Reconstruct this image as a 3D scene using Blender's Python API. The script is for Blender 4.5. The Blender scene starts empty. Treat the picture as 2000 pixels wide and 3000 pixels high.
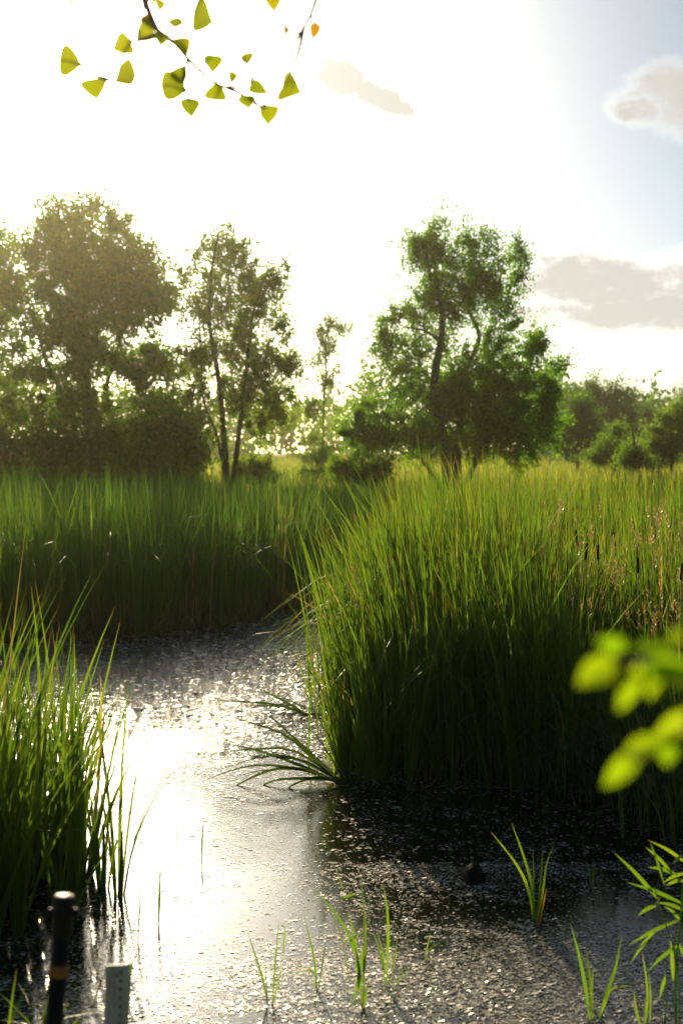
import bpy, math, random
import numpy as np
from mathutils import Vector, Matrix

rng = np.random.default_rng(11)
random.seed(11)
scn = bpy.context.scene
COL = scn.collection

# ------------------------------------------------------------------ camera
CAM_H = 2.4
FPX = 4167.0                 # focal length in photograph pixels (50 mm on a 24x36 frame)
HORIZ = 1320.0               # row of the horizon in the photograph
PITCH = math.atan((1500.0 - HORIZ) / FPX)
cam_d = bpy.data.cameras.new('camera')
cam = bpy.data.objects.new('camera', cam_d)
COL.objects.link(cam)
cam.location = (0, 0, CAM_H)
cam.rotation_euler = (math.pi / 2 - PITCH, 0, 0)
cam_d.sensor_fit = 'VERTICAL'
cam_d.sensor_height = 36.0
cam_d.sensor_width = 24.0
cam_d.lens = 50.0
cam_d.clip_start = 0.05
cam_d.clip_end = 6000
cam_d.dof.use_dof = True
cam_d.dof.focus_distance = 10.5
cam_d.dof.aperture_fstop = 2.8
scn.camera = cam

# ------------------------------------------------------------------ light
SUN_AZ, SUN_EL = -11.5, 17.0
world = bpy.data.worlds.new('World')
scn.world = world
world.use_nodes = True
sun_d = bpy.data.lights.new('sun', 'SUN')
sun = bpy.data.objects.new('sun', sun_d)
COL.objects.link(sun)
sun_d.energy = 5.0
sun_d.angle = math.radians(0.55)
sun_d.color = (1.0, 0.80, 0.52)
_a, _e = math.radians(SUN_AZ), math.radians(SUN_EL)
SUN_DIR = Vector((math.cos(_e) * math.sin(_a), math.cos(_e) * math.cos(_a), math.sin(_e)))
sun.rotation_euler = SUN_DIR.to_track_quat('Z', 'Y').to_euler()
sun.location = (-10, 40, 30)
scn.view_settings.view_transform = 'Standard'
scn.view_settings.look = 'None'
scn.view_settings.gamma = 1.0
scn.view_settings.use_curve_mapping = False
scn.view_settings.exposure = 0.5
scn.cycles.use_denoising = True
scn.cycles.max_bounces = 8
scn.cycles.transparent_max_bounces = 8
scn.cycles.volume_bounces = 0
scn.cycles.sample_clamp_indirect = 6.0
scn.cycles.sample_clamp_direct = 0.0


class NT:
    """short hand for building node trees"""
    def __init__(self, tree):
        self.t = tree
        tree.nodes.clear()

    def n(self, typ, **kw):
        nd = self.t.nodes.new(typ)
        ins = kw.pop('ins', {})
        for k, v in kw.items():
            setattr(nd, k, v)
        for k, v in ins.items():
            self.set(nd, k, v)
        return nd

    def set(self, nd, k, v):
        s = nd.inputs[k]
        if isinstance(v, bpy.types.NodeSocket):
            self.t.links.new(v, s)
        else:
            s.default_value = v

    def math(self, op, a, b=0.0, c=None, clamp=False):
        nd = self.n('ShaderNodeMath', operation=op, use_clamp=clamp)
        self.set(nd, 0, a)
        self.set(nd, 1, b)
        if c is not None:
            self.set(nd, 2, c)
        return nd.outputs[0]

    def mix(self, f, a, b):
        nd = self.n('ShaderNodeMix', data_type='RGBA')
        self.set(nd, 0, f)
        self.set(nd, 6, a)
        self.set(nd, 7, b)
        return nd.outputs[2]

    def ramp(self, f, lo, hi):
        nd = self.n('ShaderNodeMapRange', interpolation_type='SMOOTHSTEP',
                    ins={0: f, 1: lo, 2: hi, 3: 0.0, 4: 1.0})
        return nd.outputs[0]

    def link(self, a, b):
        self.t.links.new(a, b)


def c4(r, g, b):
    return (r, g, b, 1.0)


def build_world():
    w = NT(world.node_tree)
    sky = w.n('ShaderNodeTexSky', sky_type='NISHITA')
    sky.sun_disc = False
    sky.sun_elevation = _e
    sky.sun_rotation = _a
    sky.altitude = 100
    sky.air_density = 0.62
    sky.dust_density = 1.0
    sky.ozone_density = 2.2
    geo = w.n('ShaderNodeTexCoord')
    sep = w.n('ShaderNodeSeparateXYZ', ins={0: geo.outputs['Generated']})
    y = w.math('MAXIMUM', sep.outputs[1], 0.02)
    u = w.math('DIVIDE', sep.outputs[0], y)
    v = w.math('DIVIDE', sep.outputs[2], y)
    front = w.ramp(sep.outputs[1], 0.05, 0.3)
    comb = w.n('ShaderNodeCombineXYZ', ins={0: u, 1: w.math('MULTIPLY', v, 1.6), 2: 0.0})
    nz = w.n('ShaderNodeTexNoise', ins={'Vector': comb.outputs[0], 'Scale': 26.0, 'Detail': 7.0, 'Roughness': 0.6})
    nz2 = w.n('ShaderNodeTexNoise', ins={'Vector': comb.outputs[0], 'Scale': 90.0, 'Detail': 4.0, 'Roughness': 0.6})
    wob = w.math('ADD', w.math('MULTIPLY', w.math('SUBTRACT', nz.outputs[0], 0.5), 3.6),
                 w.math('MULTIPLY', w.math('SUBTRACT', nz2.outputs[0], 0.5), 1.2))

    def blob(cx, cy, rx, ry, tilt=0.0):
        cu, cv = (cx - 1000) / FPX, (HORIZ - cy) / FPX
        du = w.math('SUBTRACT', u, cu)
        dv = w.math('SUBTRACT', v, cv)
        dv = w.math('ADD', dv, w.math('MULTIPLY', du, tilt))
        a = w.math('DIVIDE', du, rx / FPX)
        b = w.math('DIVIDE', dv, ry / FPX)
        r2 = w.math('ADD', w.math('MULTIPLY', a, a), w.math('MULTIPLY', b, b))
        return w.math('SUBTRACT', 1.0, r2)

    def union(lst):
        o = lst[0]
        for q in lst[1:]:
            o = w.math('MAXIMUM', o, q)
        return o
    f = union([w.math('ADD', blob(1000, 240, 72, 56, 0.25), 0.85), w.math('ADD', blob(1110, 298, 100, 38, 0.45), 0.85),
               w.math('ADD', blob(1970, 275, 120, 75, 0.0), 0.3), blob(1860, 325, 90, 55, 0.0), w.math('ADD', blob(2080, 300, 170, 110, 0.0), 0.4),
               w.math('ADD', blob(1740, 840, 210, 75, 0.12), 0.6), w.math('ADD', blob(1950, 920, 350, 55, 0.0), 0.7), w.math('ADD', blob(2100, 830, 170, 90), 0.5)])
    f = w.math('MAXIMUM', f, -3.0)
    dens = w.math('ADD', f, wob)
    rim = w.math('MULTIPLY', w.ramp(dens, -0.9, 0.6), front)
    core = w.math('MULTIPLY', w.ramp(dens, -0.1, 1.25), front)
    # the glow of the hazy air round the sun, which stands just outside the upper left corner
    dt = w.n('ShaderNodeVectorMath', operation='DOT_PRODUCT', ins={0: geo.outputs['Generated'], 1: tuple(SUN_DIR)})
    ang = w.math('ARCCOSINE', w.math('MINIMUM', dt.outputs['Value'], 0.99999))
    an = w.math('DIVIDE', ang, 0.15)
    glow = w.math('DIVIDE', 250.0, w.math('POWER', w.math('ADD', 1.0, w.math('MULTIPLY', an, an)), 2.7))
    gcol = w.n('ShaderNodeCombineColor', ins={0: glow, 1: w.math('MULTIPLY', glow, 0.90), 2: w.math('MULTIPLY', glow, 0.72)})
    tint = w.n('ShaderNodeVectorMath', operation='MULTIPLY', ins={0: sky.outputs[0], 1: (0.99, 1.01, 0.91)})
    sm = w.n('ShaderNodeVectorMath', operation='ADD', ins={0: tint.outputs[0], 1: gcol.outputs[0]})
    base = sm.outputs[0]
    # bright, sun-soaked edges and a grey body
    br = w.n('ShaderNodeVectorMath', operation='SCALE', ins={0: base, 'Scale': 1.25})
    warm = w.n('ShaderNodeMix', data_type='RGBA', blend_type='MULTIPLY', ins={0: 1.0, 6: br.outputs[0], 7: c4(1.05, 1.0, 0.93)})
    c1 = w.mix(rim, base, warm.outputs[2])
    lum = w.n('ShaderNodeRGBToBW', ins={0: base})
    grey = w.n('ShaderNodeCombineColor', ins={0: w.math('ADD', w.math('MULTIPLY', lum.outputs[0], 0.05), 7.4),
                                              1: w.math('ADD', w.math('MULTIPLY', lum.outputs[0], 0.05), 7.2),
                                              2: w.math('ADD', w.math('MULTIPLY', lum.outputs[0], 0.05), 6.8)})
    c2 = w.mix(w.math('MULTIPLY', core, 1.0), c1, grey.outputs[0])
    bg = w.n('ShaderNodeBackground', ins={0: c2, 1: 0.062})
    out = w.n('ShaderNodeOutputWorld')
    w.link(bg.outputs[0], out.inputs[0])


build_world()


def P(px, py, d):
    """world point that the photograph shows at pixel (px, py), d metres ahead"""
    cx, cy = (px - 1000.0) / FPX, -(py - 1500.0) / FPX
    cp, sp = math.cos(PITCH), math.sin(PITCH)
    dy = cp + cy * sp
    dz = -sp + cy * cp
    s = d / dy
    return np.array([cx * s, d, CAM_H + dz * s])


def W(px, py, z=0.0):
    """point on the level z seen at a pixel"""
    cy = -(py - 1500.0) / FPX
    cp, sp = math.cos(PITCH), math.sin(PITCH)
    d = (z - CAM_H) / (-sp + cy * cp) * (cp + cy * sp)
    return P(px, py, d)


def pxm(d):
    return d / FPX


def sstep(a, b, x):
    t = np.clip((np.asarray(x, float) - a) / (b - a), 0, 1)
    return t * t * (3 - 2 * t)


# ------------------------------------------------------------------ object helpers
def tag(o, label=None, cat=None, group=None, kind=None):
    if label:
        o['label'] = label
    if cat:
        o['category'] = cat
    if group:
        o['group'] = group
    if kind:
        o['kind'] = kind
    return o


def empty(name, loc, label, cat, group=None):
    o = bpy.data.objects.new(name, None)
    o.empty_display_size = 0.1
    COL.objects.link(o)
    o.location = Vector([float(q) for q in loc])
    return tag(o, label, cat, group)


def obj(name, mesh, mat=None, parent=None, loc=None):
    o = bpy.data.objects.new(name, mesh)
    COL.objects.link(o)
    if mat and not mesh.materials:
        mesh.materials.append(mat)
    if parent:
        o.parent = parent
    if loc is not None:
        o.location = Vector([float(q) for q in loc])
    return o


def mesh_np(name, V, F, rnd=None, t=None, smooth=True):
    """mesh from numpy arrays; F is a list of index arrays (k x 3 or k x 4)"""
    me = bpy.data.meshes.new(name)
    if not isinstance(F, (list, tuple)):
        F = [F]
    F = [np.asarray(f, np.int32) for f in F if len(f)]
    V = np.asarray(V, np.float32)
    me.vertices.add(len(V))
    me.vertices.foreach_set('co', V.ravel())
    idx = np.concatenate([f.ravel() for f in F])
    tot = np.concatenate([np.full(len(f), f.shape[1], np.int32) for f in F])
    st = np.concatenate([[0], np.cumsum(tot)[:-1]]).astype(np.int32)
    me.loops.add(len(idx))
    me.loops.foreach_set('vertex_index', idx)
    me.polygons.add(len(tot))
    me.polygons.foreach_set('loop_start', st)
    me.polygons.foreach_set('use_smooth', np.full(len(tot), smooth))
    if rnd is not None:
        a = me.attributes.new('rnd', 'FLOAT', 'POINT')
        a.data.foreach_set('value', np.asarray(rnd, np.float32))
    if t is not None:
        a = me.attributes.new('along', 'FLOAT', 'POINT')
        a.data.foreach_set('value', np.asarray(t, np.float32))
    me.update(calc_edges=True)
    me.validate()
    return me


def tube(pts, rad, sides=8, cap=True):
    pts = np.asarray(pts, float)
    n = len(pts)
    rad = np.broadcast_to(np.asarray(rad, float), (n,))
    tan = np.gradient(pts, axis=0)
    tan /= np.linalg.norm(tan, axis=1)[:, None] + 1e-9
    ref = np.array([0.31, 0.91, 0.27])
    a = np.cross(tan, ref)
    a /= np.linalg.norm(a, axis=1)[:, None] + 1e-9
    b = np.cross(tan, a)
    ang = np.linspace(0, 2 * math.pi, sides, endpoint=False)
    V = pts[:, None] + rad[:, None, None] * (np.cos(ang)[None, :, None] * a[:, None] + np.sin(ang)[None, :, None] * b[:, None])
    V = V.reshape(-1, 3)
    i = np.arange(n - 1)[:, None] * sides
    j = np.arange(sides)[None]
    k = (j + 1) % sides
    F = np.stack([i + j, i + k, i + sides + k, i + sides + j], -1).reshape(-1, 4)
    T = []
    if cap:
        V = np.vstack([V, pts[0], pts[-1]])
        c0, c1 = n * sides, n * sides + 1
        for q in range(sides):
            T.append((c0, (q + 1) % sides, q))
            T.append((c1, (n - 1) * sides + q, (n - 1) * sides + (q + 1) % sides))
    return V, F, np.array(T, np.int32).reshape(-1, 3)


def join(parts):
    """parts: list of (V, F4, F3)"""
    Vs, Q, T, o = [], [], [], 0
    for V, F, G in parts:
        Vs.append(V)
        Q.append(np.asarray(F, np.int64).reshape(-1, 4) + o)
        T.append(np.asarray(G, np.int64).reshape(-1, 3) + o)
        o += len(V)
    return np.vstack(Vs), [np.vstack(Q), np.vstack(T)]


def resample(pts, n):
    pts = np.asarray(pts, float)
    if len(pts) > 2:
        # Catmull-Rom through the points
        p = np.vstack([2 * pts[0] - pts[1], pts, 2 * pts[-1] - pts[-2]])
        out = []
        for i in range(1, len(p) - 2):
            for s in np.linspace(0, 1, 8, endpoint=False):
                a, b, c, d = p[i - 1], p[i], p[i + 1], p[i + 2]
                out.append(0.5 * (2 * b + (c - a) * s + (2 * a - 5 * b + 4 * c - d) * s * s + (3 * b - a - 3 * c + d) * s ** 3))
        out.append(p[-2])
        pts = np.array(out)
    L = np.concatenate([[0], np.cumsum(np.linalg.norm(np.diff(pts, axis=0), axis=1))])
    q = np.linspace(0, L[-1], n)
    return np.stack([np.interp(q, L, pts[:, k]) for k in range(3)], 1)


# ------------------------------------------------------------------ materials
def leaf_material(name, cols, trans, tip=None, base=None, tfac=0.45, rough=0.42, spec=0.4, tip_from=0.9, base_to=0.16, streak=0.0):
    """thin leaf: reflecting skin + light shining through; colours vary from leaf to leaf"""
    m = bpy.data.materials.new(name)
    m.use_nodes = True
    w = NT(m.node_tree)
    at = w.n('ShaderNodeAttribute', attribute_name='rnd')
    oi = w.n('ShaderNodeObjectInfo')
    rn = w.math('FRACT', w.math('ADD', at.outputs['Fac'], oi.outputs['Random']))
    al = w.n('ShaderNodeAttribute', attribute_name='along').outputs['Fac']
    cr = w.n('ShaderNodeValToRGB')
    els = cr.color_ramp.elements
    while len(els) < len(cols):
        els.new(0.5)
    for i, (pos, c) in enumerate(cols):
        els[i].position = pos
        els[i].color = c4(*c)
    w.link(rn, cr.inputs[0])
    col = cr.outputs[0]
    tcn = w.n('ShaderNodeMix', data_type='RGBA', blend_type='MULTIPLY', ins={0: 1.0, 6: col, 7: c4(*trans)})
    tc = tcn.outputs[2]
    if tip:
        ft = w.ramp(w.math('ADD', al, w.math('MULTIPLY', rn, 0.05)), tip_from, tip_from + 0.12)
        col = w.mix(ft, col, c4(*tip))
        tc = w.mix(ft, tc, c4(tip[0] * 1.6, tip[1] * 1.4, tip[2]))
    if base:
        fb = w.math('SUBTRACT', 1.0, w.ramp(al, 0.0, base_to))
        fb = w.math('MULTIPLY', fb, 0.8)
        col = w.mix(fb, col, c4(*base))
        tc = w.mix(fb, tc, c4(*base))
    pr = w.n('ShaderNodeBsdfPrincipled', ins={'Base Color': col, 'Roughness': rough, 'Specular IOR Level': spec})
    tr = w.n('ShaderNodeBsdfTranslucent', ins={0: tc})
    mx = w.n('ShaderNodeMixShader', ins={0: tfac, 1: pr.outputs[0], 2: tr.outputs[0]})
    out = w.n('ShaderNodeOutputMaterial')
    w.link(mx.outputs[0], out.inputs[0])
    return m


def plain_material(name, col, col2=None, scale=20.0, rough=0.7, spec=0.3, bump=0.0, metal=0.0, detail=5.0, stretch=(1, 1, 1), lo=0.35, hi=0.65):
    m = bpy.data.materials.new(name)
    m.use_nodes = True
    w = NT(m.node_tree)
    tc = w.n('ShaderNodeTexCoord')
    mp = w.n('ShaderNodeMapping', ins={0: tc.outputs['Object'], 3: stretch})
    nz = w.n('ShaderNodeTexNoise', ins={'Vector': mp.outputs[0], 'Scale': scale, 'Detail': detail, 'Roughness': 0.6})
    pr = w.n('ShaderNodeBsdfPrincipled', ins={'Roughness': rough, 'Specular IOR Level': spec, 'Metallic': metal})
    if col2:
        w.set(pr, 'Base Color', w.mix(w.ramp(nz.outputs[0], lo, hi), c4(*col), c4(*col2)))
    else:
        w.set(pr, 'Base Color', c4(*col))
    if bump:
        b = w.n('ShaderNodeBump', ins={'Height': nz.outputs[0], 'Strength': bump, 'Distance': 0.02})
        w.link(b.outputs[0], pr.inputs['Normal'])
    out = w.n('ShaderNodeOutputMaterial')
    w.link(pr.outputs[0], out.inputs[0])
    return m


M = {}
M['reed'] = leaf_material('reed_leaf', [(0.0, (0.045, 0.10, 0.016)), (0.45, (0.065, 0.13, 0.018)), (0.9, (0.095, 0.155, 0.02)), (0.965, (0.09, 0.145, 0.02)), (0.975, (0.17, 0.14, 0.06)), (1.0, (0.22, 0.18, 0.09))],
                          (2.6, 2.35, 1.0), tip=(0.22, 0.15, 0.03), base=(0.075, 0.095, 0.03), tfac=0.5, tip_from=0.94, rough=0.5, spec=0.2)
M['reed_far'] = leaf_material('far_reed_leaf', [(0.0, (0.045, 0.115, 0.02)), (0.6, (0.075, 0.155, 0.025)), (0.95, (0.10, 0.18, 0.03)), (0.97, (0.17, 0.14, 0.07)), (1.0, (0.24, 0.2, 0.1))],
                              (2.2, 2.1, 1.0), base=(0.09, 0.11, 0.035), tfac=0.45, tip_from=0.95, spec=0.15, rough=0.55)
M['meadow'] = leaf_material('meadow_grass_leaf', [(0.0, (0.10, 0.17, 0.022)), (0.6, (0.15, 0.21, 0.028)), (1.0, (0.26, 0.25, 0.07))],
                            (2.4, 2.1, 1.0), tfac=0.5)
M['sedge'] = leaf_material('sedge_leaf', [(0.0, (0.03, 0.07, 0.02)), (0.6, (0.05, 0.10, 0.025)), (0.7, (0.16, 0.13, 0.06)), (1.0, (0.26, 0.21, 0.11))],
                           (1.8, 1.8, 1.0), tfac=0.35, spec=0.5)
M['fresh'] = leaf_material('fresh_grass_leaf', [(0.0, (0.07, 0.15, 0.015)), (0.6, (0.10, 0.19, 0.02)), (1.0, (0.13, 0.21, 0.02))],
                           (2.4, 2.2, 0.8), tip=(0.3, 0.2, 0.04), base=(0.08, 0.09, 0.03), tfac=0.5, tip_from=0.95, base_to=0.1)
M['plume'] = leaf_material('seed_plume', [(0.0, (0.30, 0.21, 0.10)), (1.0, (0.40, 0.29, 0.15))], (1.5, 1.3, 1.1), tfac=0.5)
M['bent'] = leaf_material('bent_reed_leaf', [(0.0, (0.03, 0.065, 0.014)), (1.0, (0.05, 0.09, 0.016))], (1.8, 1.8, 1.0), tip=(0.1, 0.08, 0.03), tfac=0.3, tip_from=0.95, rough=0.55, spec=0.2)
M['straw'] = plain_material('dry_straw', (0.22, 0.17, 0.08), (0.10, 0.08, 0.035), 14, 0.8)
M['brown_head'] = plain_material('cattail_head_brown', (0.045, 0.022, 0.010), (0.075, 0.038, 0.016), 160, 0.95, 0.1, 0.6)
M['leaf_oak'] = leaf_material('broad_tree_leaf', [(0.0, (0.05, 0.11, 0.010)), (0.6, (0.08, 0.15, 0.012)), (1.0, (0.13, 0.18, 0.014))], (2.8, 3.0, 0.6), tfac=0.54, spec=0.12, rough=0.6)
M['leaf_mid'] = leaf_material('loose_tree_leaf', [(0.0, (0.055, 0.115, 0.010)), (0.6, (0.085, 0.15, 0.012)), (1.0, (0.14, 0.18, 0.016))], (2.8, 3.0, 0.6), tfac=0.54, spec=0.12, rough=0.6)
M['leaf_willow'] = leaf_material('willow_leaf', [(0.0, (0.045, 0.115, 0.010)), (0.6, (0.075, 0.16, 0.012)), (1.0, (0.14, 0.22, 0.014))], (2.9, 3.2, 0.5), tfac=0.55, spec=0.12, rough=0.6)
M['leaf_back'] = leaf_material('distant_tree_leaf', [(0.0, (0.035, 0.09, 0.03)), (0.6, (0.055, 0.12, 0.035)), (1.0, (0.09, 0.15, 0.03))], (2.5, 2.6, 0.8), tfac=0.48, spec=0.12, rough=0.6)
M['leaf_lime'] = leaf_material('young_tree_leaf', [(0.0, (0.07, 0.13, 0.025)), (0.6, (0.09, 0.165, 0.03)), (1.0, (0.13, 0.19, 0.02))], (2.7, 2.7, 0.7), tfac=0.5, spec=0.12, rough=0.6)
M['leaf_poplar'] = leaf_material('cottonwood_leaf', [(0.0, (0.085, 0.12, 0.010)), (0.7, (0.12, 0.15, 0.012)), (1.0, (0.16, 0.16, 0.014))],
                                 (3.0, 2.7, 0.5), tfac=0.6)
M['leaf_orange'] = leaf_material('turned_and_sunlit_leaf', [(0.0, (0.30, 0.16, 0.012)), (1.0, (0.34, 0.20, 0.02))], (1.7, 1.4, 0.6), tfac=0.5)  # turned leaves, and one cottonwood leaf with golden sunlight in its colour
M['leaf_near'] = leaf_material('bright_shrub_leaf', [(0.0, (0.10, 0.19, 0.008)), (1.0, (0.17, 0.25, 0.01))], (2.4, 2.3, 0.5), tfac=0.62)
M['leaf_near_dark'] = leaf_material('deep_green_shrub_leaf', [(0.0, (0.05, 0.10, 0.006)), (1.0, (0.07, 0.12, 0.008))], (2.0, 2.0, 0.4), tfac=0.5)
M['bark'] = plain_material('bark', (0.045, 0.035, 0.026), (0.09, 0.072, 0.055), 6, 0.9, 0.15, 0.8, stretch=(1, 1, 0.25))
M['bark_willow'] = plain_material('willow_bark', (0.06, 0.05, 0.04), (0.13, 0.115, 0.095), 5, 0.9, 0.15, 0.9, stretch=(1, 1, 0.2))
M['twig'] = plain_material('twig_bark', (0.16, 0.11, 0.055), (0.24, 0.17, 0.09), 30, 0.7, 0.3, 0.3)
M['petiole'] = plain_material('petiole_green', (0.16, 0.15, 0.03), (0.22, 0.16, 0.05), 30, 0.6, 0.3)

# ------------------------------------------------------------------ pond outline and terrain
POND = np.array([(-60, 3.6), (-3.2, 4.6), (0.0, 5.0), (3.0, 4.7), (60, 4.0), (60, 4.8), (9, 5.2), (4.6, 6.6), (3.0, 7.7), (2.15, 8.6),
                 (1.72, 9.75), (1.35, 10.0), (1.0, 10.35), (0.62, 10.2), (0.34, 10.4), (0.14, 10.8), (0.06, 11.5), (0.10, 12.3), (0.28, 14.0), (0.70, 17.0), (1.2, 20.0),
                 (2.0, 24.0), (3.6, 29.0), (7.0, 35.0), (6.0, 36.2), (2.6, 31.0), (1.0, 27.0), (0.2, 24.3), (-0.6, 22.2), (-1.2, 20.2), (-2.1, 18.8),
                 (-3.3, 17.9), (-5.5, 17.3), (-9.0, 17.5), (-25, 20), (-60, 22)], float)


def poly_sd(x, y, poly=POND):
    """signed distance to the pond outline, negative over water"""
    x = np.asarray(x, float).ravel()
    y = np.asarray(y, float).ravel()
    d2 = np.full(x.shape, 1e9)
    ins = np.zeros(x.shape, bool)
    n = len(poly)
    for i in range(n):
        ax, ay = poly[i]
        bx, by = poly[(i + 1) % n]
        ex, ey = bx - ax, by - ay
        t = np.clip(((x - ax) * ex + (y - ay) * ey) / (ex * ex + ey * ey), 0, 1)
        d2 = np.minimum(d2, (x - ax - t * ex) ** 2 + (y - ay - t * ey) ** 2)
        c = ((ay > y) != (by > y)) & (x < ex * (y - ay) / (ey if ey else 1e-9) + ax)
        ins ^= c
    d = np.sqrt(d2)
    return np.where(ins, -d, d)


def ground_z(x, y):
    x = np.asarray(x, float)
    y = np.asarray(y, float)
    sd = poly_sd(x, y).reshape(x.shape)
    z = -0.45 + 0.53 * sstep(-0.9, 0.25, sd) + 0.10 * sstep(0.2, 4.0, sd)
    z += 0.30 * sstep(30, 60, y) + 0.5 * sstep(60, 160, y)
    near = sstep(4.9, 2.6, y)
    z += near * 0.85 * sstep(0.0, 1.5, sd)
    z += 0.03 * np.sin(x * 2.1 + y) * np.cos(y * 1.7 - x * 0.6) * (sd > 0)
    return z


def build_ground():
    xs = np.concatenate([-np.geomspace(480, 16, 22), np.linspace(-15, 15, 101), np.geomspace(16, 480, 22)])
    ys = np.concatenate([[-100, -50, -20], np.linspace(-6, 40, 150), np.geomspace(41, 800, 36)])
    X, Y = np.meshgrid(xs, ys)
    Z = ground_z(X, Y)
    V = np.stack([X, Y, Z], -1).reshape(-1, 3)
    nx, ny = len(xs), len(ys)
    i, j = np.meshgrid(np.arange(ny - 1), np.arange(nx - 1), indexing='ij')
    a = (i * nx + j).ravel()
    F = np.stack([a, a + 1, a + nx + 1, a + nx], -1)
    m = plain_material('marsh_soil', (0.035, 0.03, 0.016), (0.06, 0.075, 0.02), 1.6, 0.95, 0.1, 0.5)
    tag(obj('ground', mesh_np('ground', V, F), m), kind='structure')


build_ground()


def water_material():
    m = bpy.data.materials.new('pond_water')
    m.use_nodes = True
    w = NT(m.node_tree)
    geo = w.n('ShaderNodeNewGeometry')
    sep = w.n('ShaderNodeSeparateXYZ', ins={0: geo.outputs['Position']})
    # wind ruffles the far reach and leaves the pool in front of the reeds calm
    far = w.ramp(sep.outputs[1], 8.9, 14.5)
    nb = w.n('ShaderNodeTexNoise', ins={'Vector': geo.outputs['Position'], 'Scale': 0.8, 'Detail': 3.0})
    patch = w.ramp(nb.outputs[0], 0.35, 0.7)
    mp = w.n('ShaderNodeMapping', ins={0: geo.outputs['Position'], 3: (1.0, 1.5, 1.0)})
    n1 = w.n('ShaderNodeTexNoise', ins={'Vector': mp.outputs[0], 'Scale': 24.0, 'Detail': 4.0, 'Roughness': 0.6})
    n2 = w.n('ShaderNodeTexNoise', ins={'Vector': mp.outputs[0], 'Scale': 5.0, 'Detail': 3.0})
    h = w.math('ADD', n1.outputs[0], w.math('MULTIPLY', n2.outputs[0], 0.6))
    amp = w.math('ADD', w.math('MULTIPLY', far, 0.60), w.math('MULTIPLY', patch, 0.05))
    amp = w.math('ADD', amp, 0.012)
    b = w.n('ShaderNodeBump', ins={'Height': h, 'Strength': amp, 'Distance': 0.03})
    pr = w.n('ShaderNodeBsdfPrincipled', ins={'Base Color': c4(0.010, 0.012, 0.006), 'Roughness': 0.06, 'IOR': 1.333,
                                              'Specular IOR Level': 0.5, 'Normal': b.outputs[0]})
    out = w.n('ShaderNodeOutputMaterial')
    w.link(pr.outputs[0], out.inputs[0])
    return m


def build_water():
    V = [(-60, 2.5, 0), (60, 2.5, 0), (60, 40, 0), (-60, 40, 0)]
    tag(obj('water', mesh_np('water', V, np.array([[0, 1, 2, 3]]), smooth=False), water_material()), kind='structure')


build_water()


# ------------------------------------------------------------------ blades
def blade_geo(base, hgt, az, bend, wid, nseg=5, power=2.0, face=None, droop=None, vfold=False, tipw=0.04):
    """many leaf blades at once; returns V, F4, rnd, along"""
    base = np.asarray(base, float)
    N = len(base)
    t = np.linspace(0, 1, nseg + 1)
    hgt, az, bend, wid = [np.broadcast_to(np.asarray(q, float), (N,)) for q in (hgt, az, bend, wid)]
    if face is None:
        face = rng.uniform(0, math.pi, N)
    dirv = np.stack([np.cos(az), np.sin(az), np.zeros(N)], 1)
    out = (hgt * bend)[:, None] * (t[None] ** power)
    zz = hgt[:, None] * (t[None] - 0.30 * np.minimum(bend, 1.4)[:, None] ** 2 * t[None] ** 2.6)
    if droop is not None:
        k = np.clip((t[None] - 0.55) / 0.45, 0, 1)
        zz = zz - hgt[:, None] * droop[:, None] * k ** 1.5
        out = out + hgt[:, None] * droop[:, None] * 0.55 * k
    C = base[:, None] + dirv[:, None] * out[..., None]
    C[..., 2] += zz
    side = np.stack([np.cos(face), np.sin(face), np.zeros(N)], 1)
    prof = (0.55 + 0.45 * np.clip(t / 0.3, 0, 1)) * (1 - np.clip((t - 0.45) / 0.55, 0, 1) ** 1.6) + tipw * (t > 0.99)
    hw = 0.5 * wid[:, None] * prof[None]
    r = rng.random(N)
    if not vfold:
        V = np.stack([C - side[:, None] * hw[..., None], C + side[:, None] * hw[..., None]], 2)
        m = 2
    else:
        nrm = np.cross(side, [0, 0, 1.0])
        V = np.stack([C - side[:, None] * hw[..., None], C + nrm[:, None] * (hw * 0.35)[..., None], C + side[:, None] * hw[..., None]], 2)
        m = 3
    V = V.reshape(-1, 3)
    per = (nseg + 1) * m
    s = np.arange(nseg) * m
    q = []
    for k in range(m - 1):
        q.append(np.stack([s + k, s + k + 1, s + m + k + 1, s + m + k], 1))
    q = np.concatenate(q)
    F = (np.arange(N)[:, None, None] * per + q[None]).reshape(-1, 4)
    return V, F, np.repeat(r, per), np.tile(np.repeat(t, m), N)


def cat_blades(lst):
    V, F, R, T, o = [], [], [], [], 0
    for v, f, r, t in lst:
        V.append(v)
        F.append(f + o)
        R.append(r)
        T.append(t)
        o += len(v)
    return np.vstack(V), np.vstack(F), np.concatenate(R), np.concatenate(T)


def scatter(n, x0, x1, y0, y1, wedge=1.25, pad=1.0):
    """random points inside the seen wedge"""
    out = []
    need = n
    while need > 0:
        y = rng.uniform(y0, y1, need * 3)
        x = rng.uniform(x0, x1, need * 3)
        k = np.abs(x) < y * 0.24 * wedge + pad
        p = np.stack([x, y], 1)[k][:need]
        out.append(p)
        need -= len(p)
    return np.vstack(out)


def clumpy(x, y, s, seed):
    r = np.random.default_rng(seed)
    v = 0
    for k in range(5):
        a = r.uniform(0, 6.28)
        f = s * r.uniform(0.6, 1.7)
        v = v + np.sin((x * math.cos(a) + y * math.sin(a)) * f + r.uniform(0, 6.28))
    return v / 5 ** 0.5


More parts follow.
